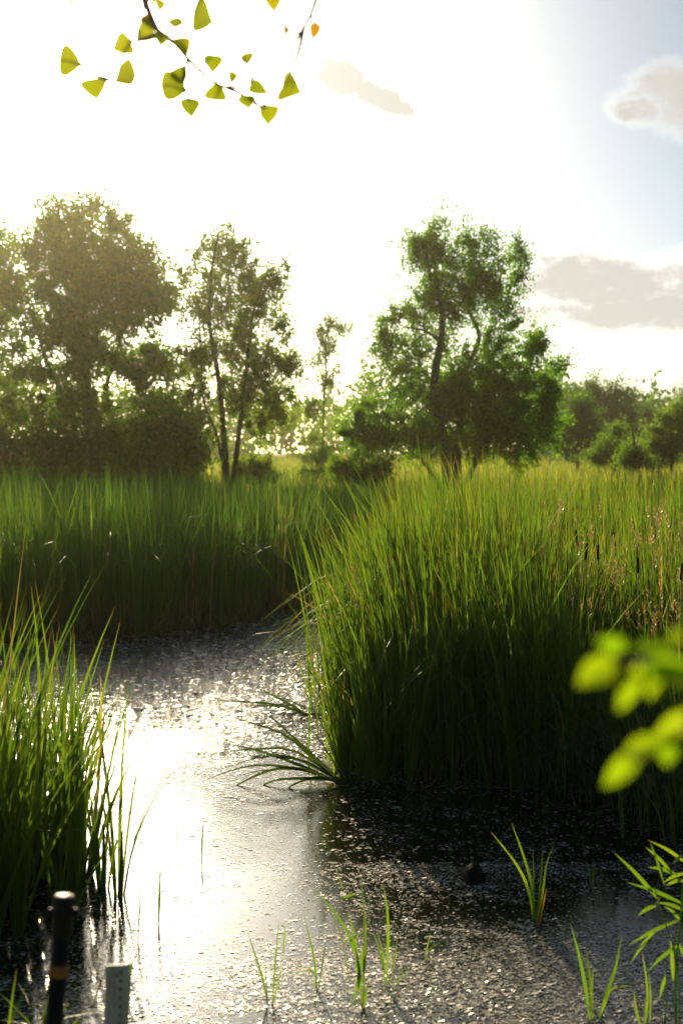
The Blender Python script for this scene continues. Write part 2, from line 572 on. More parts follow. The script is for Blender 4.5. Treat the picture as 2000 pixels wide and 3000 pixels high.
def right_height(x, y):
    tall = 1.80 + 0.46 * sstep(10.3, 12.6, y)
    low = np.interp(y, [8.4, 9.4, 10.6, 13, 18, 25, 45], [0.55, 0.85, 1.12, 1.45, 1.78, 1.95, 2.0])
    s = sstep(1.15, 2.3, x - 0.05 * (y - 10.5))
    far = sstep(17, 26, y)
    h = tall * (1 - s) + low * s
    # the bed thins and sinks towards the channel
    h = h * (0.70 + 0.30 * sstep(-0.1, 0.85, x - 0.13 * np.maximum(y - 11.5, 0)))
    return h * (1 - far) + (1.95 - 0.25 * sstep(24, 42, y)) * far


def left_height(x, y):
    return 1.92 - 0.48 * sstep(20, 42, y)


def reed_mass(name, label, pts_density, region, hfun, seed, lean=(0.0, 0.0), mat='reed', edge_out=0.12):
    lst = []
    for (n, x0, x1, y0, y1, sdmin, sdmax, wid, nseg) in pts_density:
        p = scatter(n, x0, x1, y0, y1)
        sd = poly_sd(p[:, 0], p[:, 1])
        k = (sd > sdmin - 0.35 * rng.random(len(p)) ** 5) & (sd < sdmax) & region(p[:, 0], p[:, 1])
        # plants stand in bunches
        cl = clumpy(p[:, 0], p[:, 1], 5.0, seed + 3)
        k &= rng.random(len(p)) < np.clip(0.6 + 0.6 * cl, 0.06, 1)
        p, sd = p[k], sd[k]
        if not len(p):
            continue
        N = len(p)
        z = np.maximum(ground_z(p[:, 0], p[:, 1]), -0.12)
        h = hfun(p[:, 0], p[:, 1]) * (1.0 + 0.08 * clumpy(p[:, 0], p[:, 1], 1.6, seed)) * np.clip(rng.normal(0.91, 0.13, N), 0.4, 1.10)
        h = np.maximum(h, 0.25) - z * 0.5
        az = rng.uniform(0, 2 * math.pi, N)
        bend = np.abs(rng.normal(0.12, 0.13, N))
        dx = np.cos(az) * bend + lean[0]
        dy = np.sin(az) * bend + lean[1]
        # stems at the water's edge lean out over the water
        e = 0.05
        gx = (poly_sd(p[:, 0] + e, p[:, 1]) - sd) / e
        gy = (poly_sd(p[:, 0], p[:, 1] + e) - sd) / e
        ed = np.clip(1 - sd / 0.8, 0, 1) * edge_out * rng.random(N)
        dx -= gx * ed
        dy -= gy * ed
        az = np.arctan2(dy, dx)
        bend = np.hypot(dx, dy)
        droop = np.where(rng.random(N) < 0.27, rng.uniform(0.15, 0.8, N), 0.0)
        lst.append(blade_geo(np.column_stack([p, z]), h, az, bend, wid * rng.uniform(0.65, 1.25, N), nseg, 1.8, droop=droop))
    V, F, R, T = cat_blades(lst)
    return tag(obj(name, mesh_np(name, V, F, R, T), M[mat]), label, 'reeds', kind='stuff')


def channel_x(y):
    return np.interp(y, [10, 12, 14, 17, 20, 24, 29, 35, 60], [-0.8, -0.6, -0.3, 0.1, 0.4, 1.1, 3.0, 6.5, 22])


def R_right(x, y):
    return (x > channel_x(y)) & (y > 7)


def R_left(x, y):
    return (y > 16.5) & (x < channel_x(y))


reed_mass('reed_bed', 'dense green cattail reeds standing right of the open water',
          [(10000, -0.4, 4.5, 8.4, 14, -0.12, 0.55, 0.021, 7),
           (12500, -0.2, 5.0, 9.2, 15, 0.3, 9, 0.022, 6),
           (14000, -0.2, 8.0, 14, 22, -0.1, 99, 0.026, 5),
           (16000, 0.0, 12, 21, 40, -0.1, 99, 0.026, 4)],
          R_right, right_height, 5, lean=(-0.045, -0.01))
reed_mass('reed_bed', 'shaded far bank of tall cattail reeds left of the channel',
          [(12000, -8, 0.5, 16.5, 24, -0.15, 0.9, 0.026, 6),
           (15000, -9, 2.0, 17.5, 26, 0.7, 99, 0.021, 5),
           (20000, -14, 5.0, 25, 46, -0.1, 99, 0.030, 4)],
          R_left, left_height, 9, lean=(-0.02, 0.0), mat='reed_far')


# ------------------------------------------------------------------ trees
rng = np.random.default_rng(100)
def leaf_cloud(centres, spread, counts, size, aspect, up=0.3):
    """small kite-shaped leaves (two faces, slightly folded) scattered round the centres"""
    idx = np.repeat(np.arange(len(centres)), counts)
    N = len(idx)
    sp = np.broadcast_to(np.asarray(spread, float), (len(centres),))[idx]
    off = rng.normal(0, 1, (N, 3))
    off /= np.linalg.norm(off, axis=1)[:, None]
    off *= (rng.random(N) ** 0.6)[:, None] * sp[:, None] * 1.25
    ctr = centres.mean(axis=0)
    dr = centres - ctr
    dr /= np.linalg.norm(dr, axis=1)[:, None] + 1e-6
    dr = dr * 0.6 + rng.normal(0, 0.55, dr.shape) + np.array([0, 0, 0.15])
    dr /= np.linalg.norm(dr, axis=1)[:, None]
    dr = dr[idx]
    al = (off * dr).sum(1)[:, None]
    off = off * 0.62 + dr * al * (1.9 - 0.62)
    C = centres[idx] + off
    a = rng.normal(0, 1, (N, 3))
    a[:, 2] -= 0.5                       # leaves hang a little
    a /= np.linalg.norm(a, axis=1)[:, None]
    b = np.cross(a, rng.normal(0, 1, (N, 3)))
    b /= np.linalg.norm(b, axis=1)[:, None]
    n = np.cross(a, b)
    L = size * rng.uniform(0.65, 1.3, N)
    w = L * aspect
    p0 = C - a * (L * 0.5)[:, None]
    p2 = C + a * (L * 0.5)[:, None]
    m = C - a * (L * 0.08)[:, None] + n * (w * 0.18)[:, None]
    p1 = m + b * (w * 0.5)[:, None]
    p3 = m - b * (w * 0.5)[:, None]
    V = np.stack([p0, p1, p2, p3], 1).reshape(-1, 3)
    k = np.arange(N)[:, None] * 4
    F = np.concatenate([k + np.array([[0, 1, 2]]), k + np.array([[0, 2, 3]])])
    # colour drifts from spray to spray as well as from leaf to leaf
    r = np.clip(rng.random(len(centres))[idx] * 0.6 + rng.random(N) * 0.4, 0, 0.999)
    return V, F, np.repeat(r, 4)


def grow(trunks, tips, r_tip, rtrunk):
    """join every leafy tip to the nearest wood; returns tube pieces"""
    nodes, parent, fixed = [], [], []
    for pl, r0, r1 in trunks:
        pts = resample(pl, max(10, int(len(pl) * 5)))
        base = len(nodes)
        for i, q in enumerate(pts):
            nodes.append(q)
            parent.append(base + i - 1 if i else -1)
            fixed.append(r0 + (r1 - r0) * (i / (len(pts) - 1)) ** 0.8)
    ntr = len(nodes)
    A = np.array(nodes)
    lowz = A[:, 2].min()
    hi = A[:, 2].max()
    ok = np.array([q[2] > lowz + 0.10 * (hi - lowz) for q in nodes])
    cap = len(nodes) + len(tips) * 5 + 10
    B = np.zeros((cap, 3))
    B[:ntr] = A
    okB = np.zeros(cap, bool)
    okB[:ntr] = ok
    n = ntr
    par = np.full(cap, -1)
    par[:ntr] = parent
    d0 = np.array([np.min(np.linalg.norm(A[ok] - q, axis=1)) for q in tips])
    for q in tips[np.argsort(d0)]:
        dv = q - B[:n]
        dist = np.linalg.norm(dv, axis=1)
        cost = dist + 0.7 * np.maximum(0, -dv[:, 2] + 0.15 * dist) + np.where(okB[:n], 0, 50)
        j = int(np.argmin(cost))
        k = 4
        s = B[j].copy()
        bow = np.array([0, 0, 0.10 * dist[j]]) + rng.normal(0, 0.06, 3) * dist[j]
        prev = j
        for i in range(1, k + 1):
            f = i / k
            B[n] = s + (q - s) * f + bow * math.sin(math.pi * f)
            okB[n] = True
            par[n] = prev
            prev = n
            n += 1
    load = np.zeros(n)
    has = np.zeros(n, bool)
    has[par[ntr:n][par[ntr:n] >= 0]] = True
    load[ntr:][~has[ntr:n]] = 1
    for i in range(n - 1, ntr - 1, -1):
        load[par[i]] += load[i]
    rad = r_tip * np.maximum(load, 1) ** 0.42
    rad = np.minimum(rad, rtrunk * 0.5)
    pieces = []
    # branch segments
    i = np.arange(ntr, n)
    p = par[i]
    a, b = B[p], B[i]
    ra, rb = np.minimum(rad[p], rad[i] * 1.35), rad[i]
    sides = 5
    t = b - a
    t /= np.linalg.norm(t, axis=1)[:, None] + 1e-9
    u = np.cross(t, [0.3, 0.9, 0.28])
    u /= np.linalg.norm(u, axis=1)[:, None]
    v = np.cross(t, u)
    ang = np.linspace(0, 2 * math.pi, sides, endpoint=False)
    ring = np.cos(ang)[None, :, None] * u[:, None] + np.sin(ang)[None, :, None] * v[:, None]
    V = np.concatenate([a[:, None] + ring * ra[:, None, None], b[:, None] + ring * rb[:, None, None]], 1).reshape(-1, 3)
    j = np.arange(sides)
    q = np.stack([j, (j + 1) % sides, sides + (j + 1) % sides, sides + j], 1)
    F = (np.arange(len(i))[:, None, None] * 2 * sides + q[None]).reshape(-1, 4)
    pieces.append((V, F, np.zeros((0, 3), int)))
    for pl, r0, r1 in trunks:
        pts = resample(pl, max(10, int(len(pl) * 6)))
        f = np.linspace(0, 1, len(pts))
        rr = r0 + (r1 - r0) * f ** 0.8
        rr[0] *= 1.35
        rr *= 1 + 0.05 * np.sin(f * 37)
        pieces.append(tube(pts, rr, 9))
    return pieces


def tree(name, label, cat, d, trunks, lobes, n_leaf, size, aspect, mat, bark='bark', r_tip=0.009, spread=0.42, tips_n=150, group=None, deep=0.9, dy=0.0):
    """trunks: polylines in photograph pixels with radii; lobes: (px, py, rx, ry[, weight]) of the crown, at d metres"""
    s = pxm(d)
    base = P(trunks[0][0][0][0], trunks[0][0][0][1], d)
    base[2] = float(ground_z(np.array([base[0]]), np.array([d]))[0]) - 0.05
    root = empty(name, base, label, cat, group)
    tr = []
    for k, (pl, r0, r1) in enumerate(trunks):
        q = np.array([P(x, y, d) for x, y in pl])
        q[:, 1] += np.cumsum(rng.normal(0, 0.12, len(q))) * (d / 50)
        if k == 0 or pl[0] == trunks[0][0][0]:
            q[0] = base
        tr.append((q - base, r0, r1))
    tips, wts = [], []
    vol = np.array([l[2] * l[3] * (l[2] + l[3]) * 0.5 * (l[4] if len(l) > 4 else 1) for l in lobes], float) ** 0.85
    num = np.maximum(5, (tips_n * 1.7 * vol / vol.sum()).astype(int))
    for l, m in zip(lobes, num):
        c = P(l[0], l[1], d) - base
        c[1] += rng.normal(0, 0.25) * l[2] * s
        g = rng.normal(0, 1, (m, 3))
        g /= np.linalg.norm(g, axis=1)[:, None]
        g *= (rng.random(m) ** 0.42)[:, None] * 1.08
        tips.append(c + g * np.array([l[2] * s, l[2] * s * deep, l[3] * s]))
    tips = np.vstack(tips)
    tips = tips[tips[:, 2] > 0.25]
    wood = grow(tr, tips, r_tip, tr[0][1])
    V, F = join(wood)
    obj('trunk', mesh_np(name + '_wood', V, F), M[bark], root)
    cnt = np.maximum(4, (n_leaf * 1.45 / len(tips) * rng.gamma(1.8, 1 / 1.8, len(tips))).astype(int))
    sp = spread * rng.uniform(0.5, 1.6, len(tips))
    V, F, R = leaf_cloud(tips, sp, cnt, size, aspect)
    V[:, 2] = np.maximum(V[:, 2], 0.05)
    obj('crown', mesh_np(name + '_leaves', V, F, R, smooth=False), M[mat], root)
    return root


tree('broadleaf_tree', 'tallest sun-hazed broad tree on the left behind the reeds', 'tree', 52,
     [([(262, 1400), (262, 1250), (255, 1120), (250, 980), (245, 830), (240, 680)], 0.30, 0.05),
      ([(262, 1400), (300, 1180), (340, 1020), (380, 880)], 0.16, 0.04),
      ([(262, 1400), (200, 1200), (130, 1050), (90, 900)], 0.15, 0.04)],
     [(230, 670, 105, 85), (130, 720, 70, 80), (345, 700, 80, 85), (430, 790, 65, 75), (235, 810, 150, 95, 1.5), (60, 850, 80, 75),
      (400, 900, 110, 90, 1.3), (190, 960, 130, 80, 1.3), (60, 1010, 70, 40), (480, 880, 45, 60), (330, 1050, 120, 70, 1.2), (120, 1090, 110, 40),
      (440, 1080, 95, 80, 1.2), (240, 1190, 150, 50), (460, 1200, 100, 60), (50, 1180, 80, 40)],
     50000, 0.135, 0.7, 'leaf_oak', tips_n=390, spread=0.44)
tree('broadleaf_tree', 'leafy tree cut by the left edge beside the tallest tree', 'tree', 56,
     [([(-60, 1400), (-55, 1200), (-60, 1000), (-50, 800)], 0.22, 0.05)],
     [(-10, 720, 65, 70), (-60, 800, 100, 90), (0, 860, 70, 60), (-70, 960, 120, 90), (-30, 1100, 100, 70), (-60, 1220, 120, 60)],
     16000, 0.15, 0.7, 'leaf_oak', tips_n=110, spread=0.46)
tree('broadleaf_tree', 'loose-crowned tree with two dark forked trunks in the left half', 'tree', 46,
     [([(672, 1392), (655, 1270), (643, 1120), (618, 960), (622, 810), (645, 690)], 0.14, 0.03),
      ([(672, 1392), (700, 1270), (714, 1150), (727, 1030), (740, 930), (770, 820)], 0.12, 0.03),
      ([(672, 1392), (640, 1290), (600, 1180), (590, 1040), (585, 900)], 0.07, 0.02)],
     [(650, 715, 75, 55), (600, 800, 75, 65), (700, 770, 60, 60), (800, 810, 45, 60), (760, 880, 85, 60), (580, 900, 60, 70), (680, 900, 100, 70),
      (810, 960, 50, 60), (570, 1030, 50, 80), (740, 1010, 95, 70), (640, 1040, 80, 70), (840, 1080, 45, 60), (770, 1120, 90, 60), (590, 1170, 60, 70),
      (820, 1190, 60, 55), (680, 1170, 60, 60), (760, 1260, 60, 40), (570, 1290, 60, 50)],
     25000, 0.115, 0.55, 'leaf_mid', tips_n=330, spread=0.30, r_tip=0.007)
tree('sapling_tree', 'slender small tree alone in the gap between the big trees', 'tree', 66,
     [([(945, 1330), (947, 1210), (955, 1090), (953, 1000), (965, 925)], 0.085, 0.02)],
     [(960, 955, 40, 30), (1005, 960, 25, 20), (930, 990, 25, 20), (975, 1020, 32, 30), (925, 1060, 28, 25), (950, 1110, 35, 30), (985, 1090, 20, 25),
      (915, 1210, 28, 50), (900, 1280, 35, 25), (960, 1300, 40, 15), (990, 1200, 22, 20)],
     4600, 0.11, 0.6, 'leaf_mid', tips_n=95, spread=0.30, r_tip=0.008)
tree('willow_tree', 'big leaning willow with sunlit green crown right of centre', 'tree', 47,
     [([(1325, 1400), (1300, 1300), (1272, 1200), (1274, 1090), (1290, 1000), (1292, 900), (1262, 820), (1245, 740)], 0.27, 0.05),
      ([(1325, 1400), (1345, 1250), (1352, 1120), (1385, 1040), (1402, 985), (1375, 920), (1345, 860)], 0.20, 0.045),
      ([(1325, 1400), (1240, 1352), (1170, 1322), (1110, 1300)], 0.12, 0.03),
      ([(1325, 1400), (1420, 1300), (1490, 1180), (1560, 1070)], 0.13, 0.03),
      ([(1290, 1000), (1240, 970), (1180, 960)], 0.07, 0.02)],
     [(1280, 715, 80, 55), (1235, 755, 50, 40), (1375, 735, 70, 55), (1470, 760, 60, 45), (1520, 790, 40, 40), (1300, 820, 75, 60), (1410, 830, 85, 65),
      (1480, 900, 55, 55), (1370, 920, 60, 50), (1200, 915, 60, 50), (1140, 975, 50, 45), (1230, 990, 45, 40), (1110, 1020, 35, 30), (1180, 1060, 85, 55),
      (1090, 1115, 45, 28), (1450, 1000, 60, 45), (1540, 1020, 50, 45), (1600, 1060, 45, 35), (1500, 1090, 95, 60, 1.3), (1390, 1110, 90, 70, 1.3),
      (1250, 1150, 110, 65, 1.2), (1560, 1180, 80, 75, 1.2), (1120, 1200, 70, 45), (1040, 1240, 65, 35), (1430, 1220, 140, 75, 1.3), (1180, 1270, 130, 55),
      (1330, 1180, 70, 50), (1340, 1060, 45, 40), (1310, 1290, 130, 65), (1500, 1300, 110, 70), (1600, 1240, 45, 60), (1080, 1310, 70, 35), (1030, 1270, 45, 35), (1640, 1070, 25, 25), (1610, 1150, 50, 50), (1570, 1000, 30, 25), (1290, 920, 50, 50), (1310, 990, 40, 40), (1260, 870, 45, 40), (1430, 940, 50, 40)],
     72000, 0.13, 0.40, 'leaf_willow', 'bark_willow', tips_n=470, spread=0.36, r_tip=0.008)
G_B = 'bushes under the left trees'
for (cx, cy, rx, ry, d, lab) in [(60, 1320, 130, 75, 47, 'dark bush at the foot of the left trees, nearest the left edge'),
                                 (290, 1330, 150, 70, 48, 'wide dark bush under the tallest left tree'),
                                 (490, 1320, 90, 85, 45, 'dark bush just left of the forked trunks')]:
    tree('bush', lab, 'bush', d, [([(cx, 1410), (cx + 5, 1360), (cx - 4, 1300)], 0.06, 0.02), ([(cx, 1410), (cx - rx * 0.5, 1320)], 0.04, 0.015),
                                  ([(cx, 1410), (cx + rx * 0.5, 1320)], 0.04, 0.015)],
         [(cx, cy, rx, ry * 0.8), (cx - rx * 0.6, cy - ry * 0.5, rx * 0.4, ry * 0.7), (cx + rx * 0.35, cy - ry * 0.9, rx * 0.35, ry * 0.6), (cx + rx * 0.8, cy, rx * 0.4, ry * 0.8), (cx - rx * 0.1, cy - ry, rx * 0.25, ry * 0.4), (cx, 1405, rx, 35), (cx + rx * 0.6, 1415, rx * 0.6, 30), (cx - rx * 0.6, 1415, rx * 0.6, 30)],
         16000, 0.11, 0.7, 'leaf_oak', tips_n=90, spread=0.45, group=G_B)
for (cx, cy, rx, ry, d, lab) in [(740, 1365, 60, 22, 50, 'low green bush right of the forked trunks'),
                                 (930, 1330, 45, 22, 62, 'small bush at the foot of the slender tree'),
                                 (1060, 1365, 70, 25, 44, 'low bush by the willow, on its left')]:
    tree('bush', lab, 'bush', d, [([(cx, 1410), (cx + 3, 1370), (cx - 4, 1345)], 0.03, 0.01)],
         [(cx, cy, rx, ry), (cx - rx * 0.5, cy + 4, rx * 0.5, ry * 0.7), (cx + rx * 0.5, cy + 2, rx * 0.5, ry * 0.7), (cx, 1400, rx * 1.1, 30), (cx - rx * 0.8, 1395, rx * 0.5, 20), (cx + rx, 1400, rx * 0.5, 18)],
         5500, 0.09, 0.6, 'leaf_lime', tips_n=40, spread=0.3)
BACK = [
    ('dark round-topped tree in the distance right of the willow', 135, 1775, [(1760, 1160, 60, 42), (1720, 1180, 50, 40), (1810, 1170, 40, 40), (1770, 1230, 80, 50), (1690, 1150, 45, 25)], 'leaf_back', 14000, 0.2),
    ('distant dark tree with low flat crown near the right edge', 145, 1880, [(1880, 1220, 55, 35), (1850, 1260, 50, 40), (1920, 1250, 45, 40)], 'leaf_back', 8000, 0.2),
    ('pale green tree directly right of the willow', 92, 1690, [(1690, 1190, 42, 35), (1670, 1240, 50, 45), (1720, 1250, 45, 50), (1690, 1310, 70, 45)], 'leaf_back', 12000, 0.13),
    ('bright green tree cut by the right edge', 80, 1965, [(1990, 1210, 45, 40), (1940, 1260, 45, 45), (2010, 1280, 60, 50), (1960, 1320, 70, 40), (1920, 1330, 35, 35)], 'leaf_lime', 11000, 0.13),
    ('small pointed green tree among the right background trees', 76, 1800, [(1815, 1270, 24, 24), (1795, 1300, 40, 26), (1770, 1335, 55, 26), (1830, 1320, 30, 26)], 'leaf_lime', 6000, 0.11),
    ('low rounded bright bush in front of the right background trees', 70, 1850, [(1850, 1325, 32, 24), (1840, 1350, 40, 20), (1875, 1352, 30, 20)], 'leaf_lime', 4500, 0.10),
    ('far dark tree between the willow and the round-topped tree', 140, 1655, [(1650, 1180, 50, 35), (1640, 1240, 60, 45), (1690, 1220, 50, 40)], 'leaf_back', 8000, 0.2),
    ('far dark tree at the right edge behind the bright green tree', 150, 2010, [(2010, 1170, 45, 40), (2020, 1230, 60, 50)], 'leaf_back', 5000, 0.2),
]
for lab, d, bx, lobes, mat, n, sz in BACK:
    tree('background_tree', lab, 'tree', d, [([(bx, 1375), (bx + 4, 1310), (bx - 3, 1250)], 0.14 * d / 90, 0.04)], lobes, n, sz, 0.7, mat,
         tips_n=110, spread=0.42 * d / 80, r_tip=0.012, group='background trees on the right')


# ------------------------------------------------------------------ meadow and far wood
rng = np.random.default_rng(101)
def build_meadow():
    lst = []
    for n, y0, y1, h, wd in ((16000, 44, 70, 0.75, 0.035), (12000, 65, 130, 0.85, 0.06), (7000, 120, 230, 0.8, 0.12)):
        p = scatter(n, -70, 70, y0, y1, 1.1, 2.0)
        z = ground_z(p[:, 0], p[:, 1])
        N = len(p)
        hh = h * rng.normal(1, 0.18, N) * (1 + 0.15 * clumpy(p[:, 0], p[:, 1], 0.6, 2))
        lst.append(blade_geo(np.column_stack([p, z]), np.maximum(hh, 0.2), rng.uniform(0, 6.28, N), np.abs(rng.normal(0.2, 0.15, N)), wd * rng.uniform(0.6, 1.4, N), 3))
    V, F, R, T = cat_blades(lst)
    tag(obj('meadow_grass', mesh_np('meadow_grass', V, F, R, T), M['meadow']), 'sunlit yellow green meadow grass beyond the reeds', 'grass', kind='stuff')


def build_far_wood():
    cs, sp = [], []
    for x in np.arange(-95, 110, 3.2):
        d = 190 + rng.uniform(-15, 15)
        top = 10.8 + 2.0 * math.sin(x * 0.09) + rng.uniform(-1.5, 1.5)
        for k in range(7):
            cs.append((x + rng.normal(0, 1.5), d + rng.normal(0, 2), rng.uniform(0.02, 0.92) * top))
            sp.append(rng.uniform(1.6, 2.6))
    V, F, R = leaf_cloud(np.array(cs), np.array(sp), np.full(len(cs), 85), 0.75, 0.8)
    # stems carry the crowns
    tag(obj('far_woodland', mesh_np('far_woodland', V, F, R, smooth=False), M['leaf_back']), 'hazy far woodland along the horizon', 'woodland', kind='stuff')


def build_thicket():
    """unseen foliage added behind the camera to shade everything that faces this way"""
    cs, sp = [], []
    for k in range(150):  # added leaf clumps out of view, as many as the shade needs
        x = rng.uniform(-26, 26)
        y = -rng.uniform(5.0, 11.0) - 0.10 * abs(x)
        z = rng.uniform(0.8, 11.0)
        cs.append((x, y, z))
        sp.append(rng.uniform(0.9, 1.7))
    V, F, R = leaf_cloud(np.array(cs), np.array(sp), np.full(len(cs), 70), 0.42, 0.7)
    tag(obj('shade_thicket', mesh_np('shade_thicket', V, F, R, smooth=False), M['leaf_oak']), 'unseen leafy thicket behind the viewpoint, added for its shade', 'woodland', kind='stuff')


build_thicket()
build_meadow()
build_far_wood()


# ------------------------------------------------------------------ duckweed film
rng = np.random.default_rng(102)
def build_duckweed():
    V, F, R = [], [], []
    P_, S_, T_ = [], [], []
    for n, y0, y1, size in ((210000, 5.4, 8.2, 0.0036), (120000, 8.0, 12.5, 0.0050), (100000, 12, 22.5, 0.0085)):
        p = scatter(n, -7, 4.5, y0, y1, 1.15, 0.4)
        sd = poly_sd(p[:, 0], p[:, 1])
        a = clumpy(p[:, 0], p[:, 1] * 1.6, 7.0, 21) + 0.8 * clumpy(p[:, 0], p[:, 1] * 1.5, 22.0, 22) + 0.7 * clumpy(p[:, 0] * 0.8, p[:, 1], 1.6, 23) + 1.1 * clumpy(p[:, 0] * 0.4, p[:, 1], 4.0, 24)
        # calm open pool in the middle, thick film near the bank and up the channel
        cover = 0.02 + 0.55 * sstep(7.4, 6.2, p[:, 1]) + 0.7 * sstep(9.0, 12.5, p[:, 1]) + 0.30 * sstep(-0.3, 0.5, p[:, 0]) * sstep(10.6, 9.0, p[:, 1])
        cover = cover + 0.3 * sstep(-0.5, -0.05, sd)
        k = (sd < -0.01) & (rng.random(len(p)) < np.clip(cover + 0.30 * a * (0.25 + cover), 0.06, 1))
        p = p[k]
        P_.append(p)
        S_.append(size * rng.gamma(3.0, 1 / 3.0, len(p)) * 1.0)
        T_.append(np.where(p[:, 1] > 11, 0.20, 0.045 + 0.05 * sstep(-0.2, 0.5, p[:, 0]) + 0.03 * sstep(6.6, 6.0, p[:, 1])))
    p = np.vstack(P_)
    sz = np.concatenate(S_)
    tl = np.concatenate(T_)
    N = len(p)
    ang = np.linspace(0, 2 * math.pi, 6, endpoint=False)[None] + rng.uniform(0, 6.28, N)[:, None]
    rr = sz[:, None] * rng.uniform(0.55, 1.25, (N, 6))
    X = np.cos(ang) * rr * rng.uniform(0.9, 1.7, N)[:, None]
    Y = np.sin(ang) * rr
    X *= 1.15
    tx = rng.normal(0, 1, N) * tl
    ty = rng.normal(0, 1, N) * tl
    Z = X * tx[:, None] + Y * ty[:, None]
    lift = -Z.min(axis=1) * 0.55 + rng.uniform(0.001, 0.004, N)
    V = np.stack([p[:, 0:1] + X, p[:, 1:2] + Y, Z + lift[:, None]], -1).reshape(-1, 3)
    F = np.arange(N)[:, None] * 6 + np.arange(6)[None]
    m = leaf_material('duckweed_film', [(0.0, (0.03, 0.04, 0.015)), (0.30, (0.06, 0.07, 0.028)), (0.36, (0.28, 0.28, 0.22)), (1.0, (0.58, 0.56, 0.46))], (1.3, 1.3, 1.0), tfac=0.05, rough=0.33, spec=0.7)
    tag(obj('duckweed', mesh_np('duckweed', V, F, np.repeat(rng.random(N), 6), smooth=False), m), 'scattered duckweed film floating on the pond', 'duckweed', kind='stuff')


build_duckweed()


# ------------------------------------------------------------------ cattail plants built leaf by leaf
rng = np.random.default_rng(103)
LEAVES = []
for k in range(16):
    h = rng.uniform(1.15, 1.75)
    v, f, r, t = blade_geo(np.zeros((1, 3)), h, 0.0, rng.uniform(0.04, 0.36), rng.uniform(0.019, 0.027), 9, rng.uniform(1.6, 2.6),
                           face=np.array([rng.uniform(-0.9, 0.9) + math.pi / 2]), droop=np.array([0.0 if k % 6 else rng.uniform(0.25, 0.6)]), vfold=True)
    LEAVES.append(mesh_np('cattail_leaf', v, f, r, t))
    LEAVES[-1].materials.append(M['reed'])
sh_v, sh_f, sh_t = tube([(0, 0, -0.15), (0, 0, 0.1), (0.004, 0, 0.3), (0.0, 0.003, 0.5)], [0.016, 0.017, 0.012, 0.004], 7)
SHEATH = mesh_np('sheath', sh_v, [sh_f, sh_t], np.full(len(sh_v), 0.3), np.clip(sh_v[:, 2] * 2, 0, 1))
SHEATH.materials.append(M['reed'])


def cattail_plant(x, y, n, scale, label, group, lean=(0, 0), name='cattail_plant'):
    z = max(float(ground_z(np.array([x]), np.array([y]))[0]), -0.15)
    root = empty(name, (x, y, z), label, 'cattail', group)
    root.rotation_euler = (lean[1], lean[0], rng.uniform(-0.3, 0.3))
    obj('sheath', SHEATH, None, root)
    for k in range(n):
        o = obj('leaf', LEAVES[rng.integers(len(LEAVES))], None, root)
        a = rng.uniform(0, 2 * math.pi)
        o.location = (0.012 * math.cos(a), 0.012 * math.sin(a), -0.05)
        o.rotation_euler = (rng.normal(0, 0.035), rng.normal(0.02, 0.04), a)
        s = scale * rng.uniform(0.62, 1.08)
        o.scale = (s, s, s)
    return root


G_L = 'cattail plants in the near left stand'
for k in range(64):
    u = ((k * 0.618034) % 1.0) ** 1.3
    px = -110 + 345 * u
    py = rng.uniform(2440, 2790) - 60 * u
    q = W(px, py)
    cattail_plant(q[0], q[1], int(rng.integers(7, 11)), rng.uniform(0.95, 1.42) - 0.28 * u, 'sunlit green cattail plant in the dense stand at the left edge', G_L,
                  lean=(rng.normal(0.02 + 0.06 * u, 0.05), rng.normal(0, 0.04)))
for px, py, n, s, ln, lab in [(300, 2600, 8, 0.80, 0.02, 'narrow cattail clump standing alone, second clear of the left stand'),
                              (348, 2625, 12, 0.82, 0.04, 'outermost cattail clump standing in bright water right of the left stand'),
                              (250, 2560, 9, 0.95, 0.16, 'cattail clump at the left stand whose long leaves lean right over the water')]:
    q = W(px, py)
    cattail_plant(q[0], q[1], n, s, lab, None, lean=(ln, 0.0))
rng = np.random.default_rng(104)
G_R = 'cattail plants along the front of the right reed bed'
for k in range(70):
    px = rng.uniform(985, 1700)
    y = 10.2 + rng.uniform(-0.25, 0.55) + (0.4 if px < 1060 else 0.0) * rng.random() - 0.3 * sstep(1550, 1700, px)
    x = (px - 1000) / FPX * y
    sc = float(right_height(np.array([x]), np.array([y]))[0]) / 1.75
    cattail_plant(x, y, int(rng.integers(7, 10)), sc * rng.uniform(0.85, 1.12), 'tall cattail plant in the dark front row of the right reed bed', G_R,
                  lean=(rng.normal(-0.05, 0.05), rng.normal(0.03, 0.04)))
for k in range(22):
    y = rng.uniform(10.9, 16.0)
    x = float(np.interp(y, [10.8, 12.3, 14, 17], [0.14, 0.10, 0.28, 0.7])) + rng.uniform(-0.08, 0.15)
    cattail_plant(x, y, int(rng.integers(7, 10)), rng.uniform(0.8, 1.0), 'cattail plant leaning out over the channel from the right reed bed', 'cattail plants on the channel side of the right reed bed',
                  lean=(rng.normal(-0.05, 0.04), rng.normal(0.0, 0.04)))


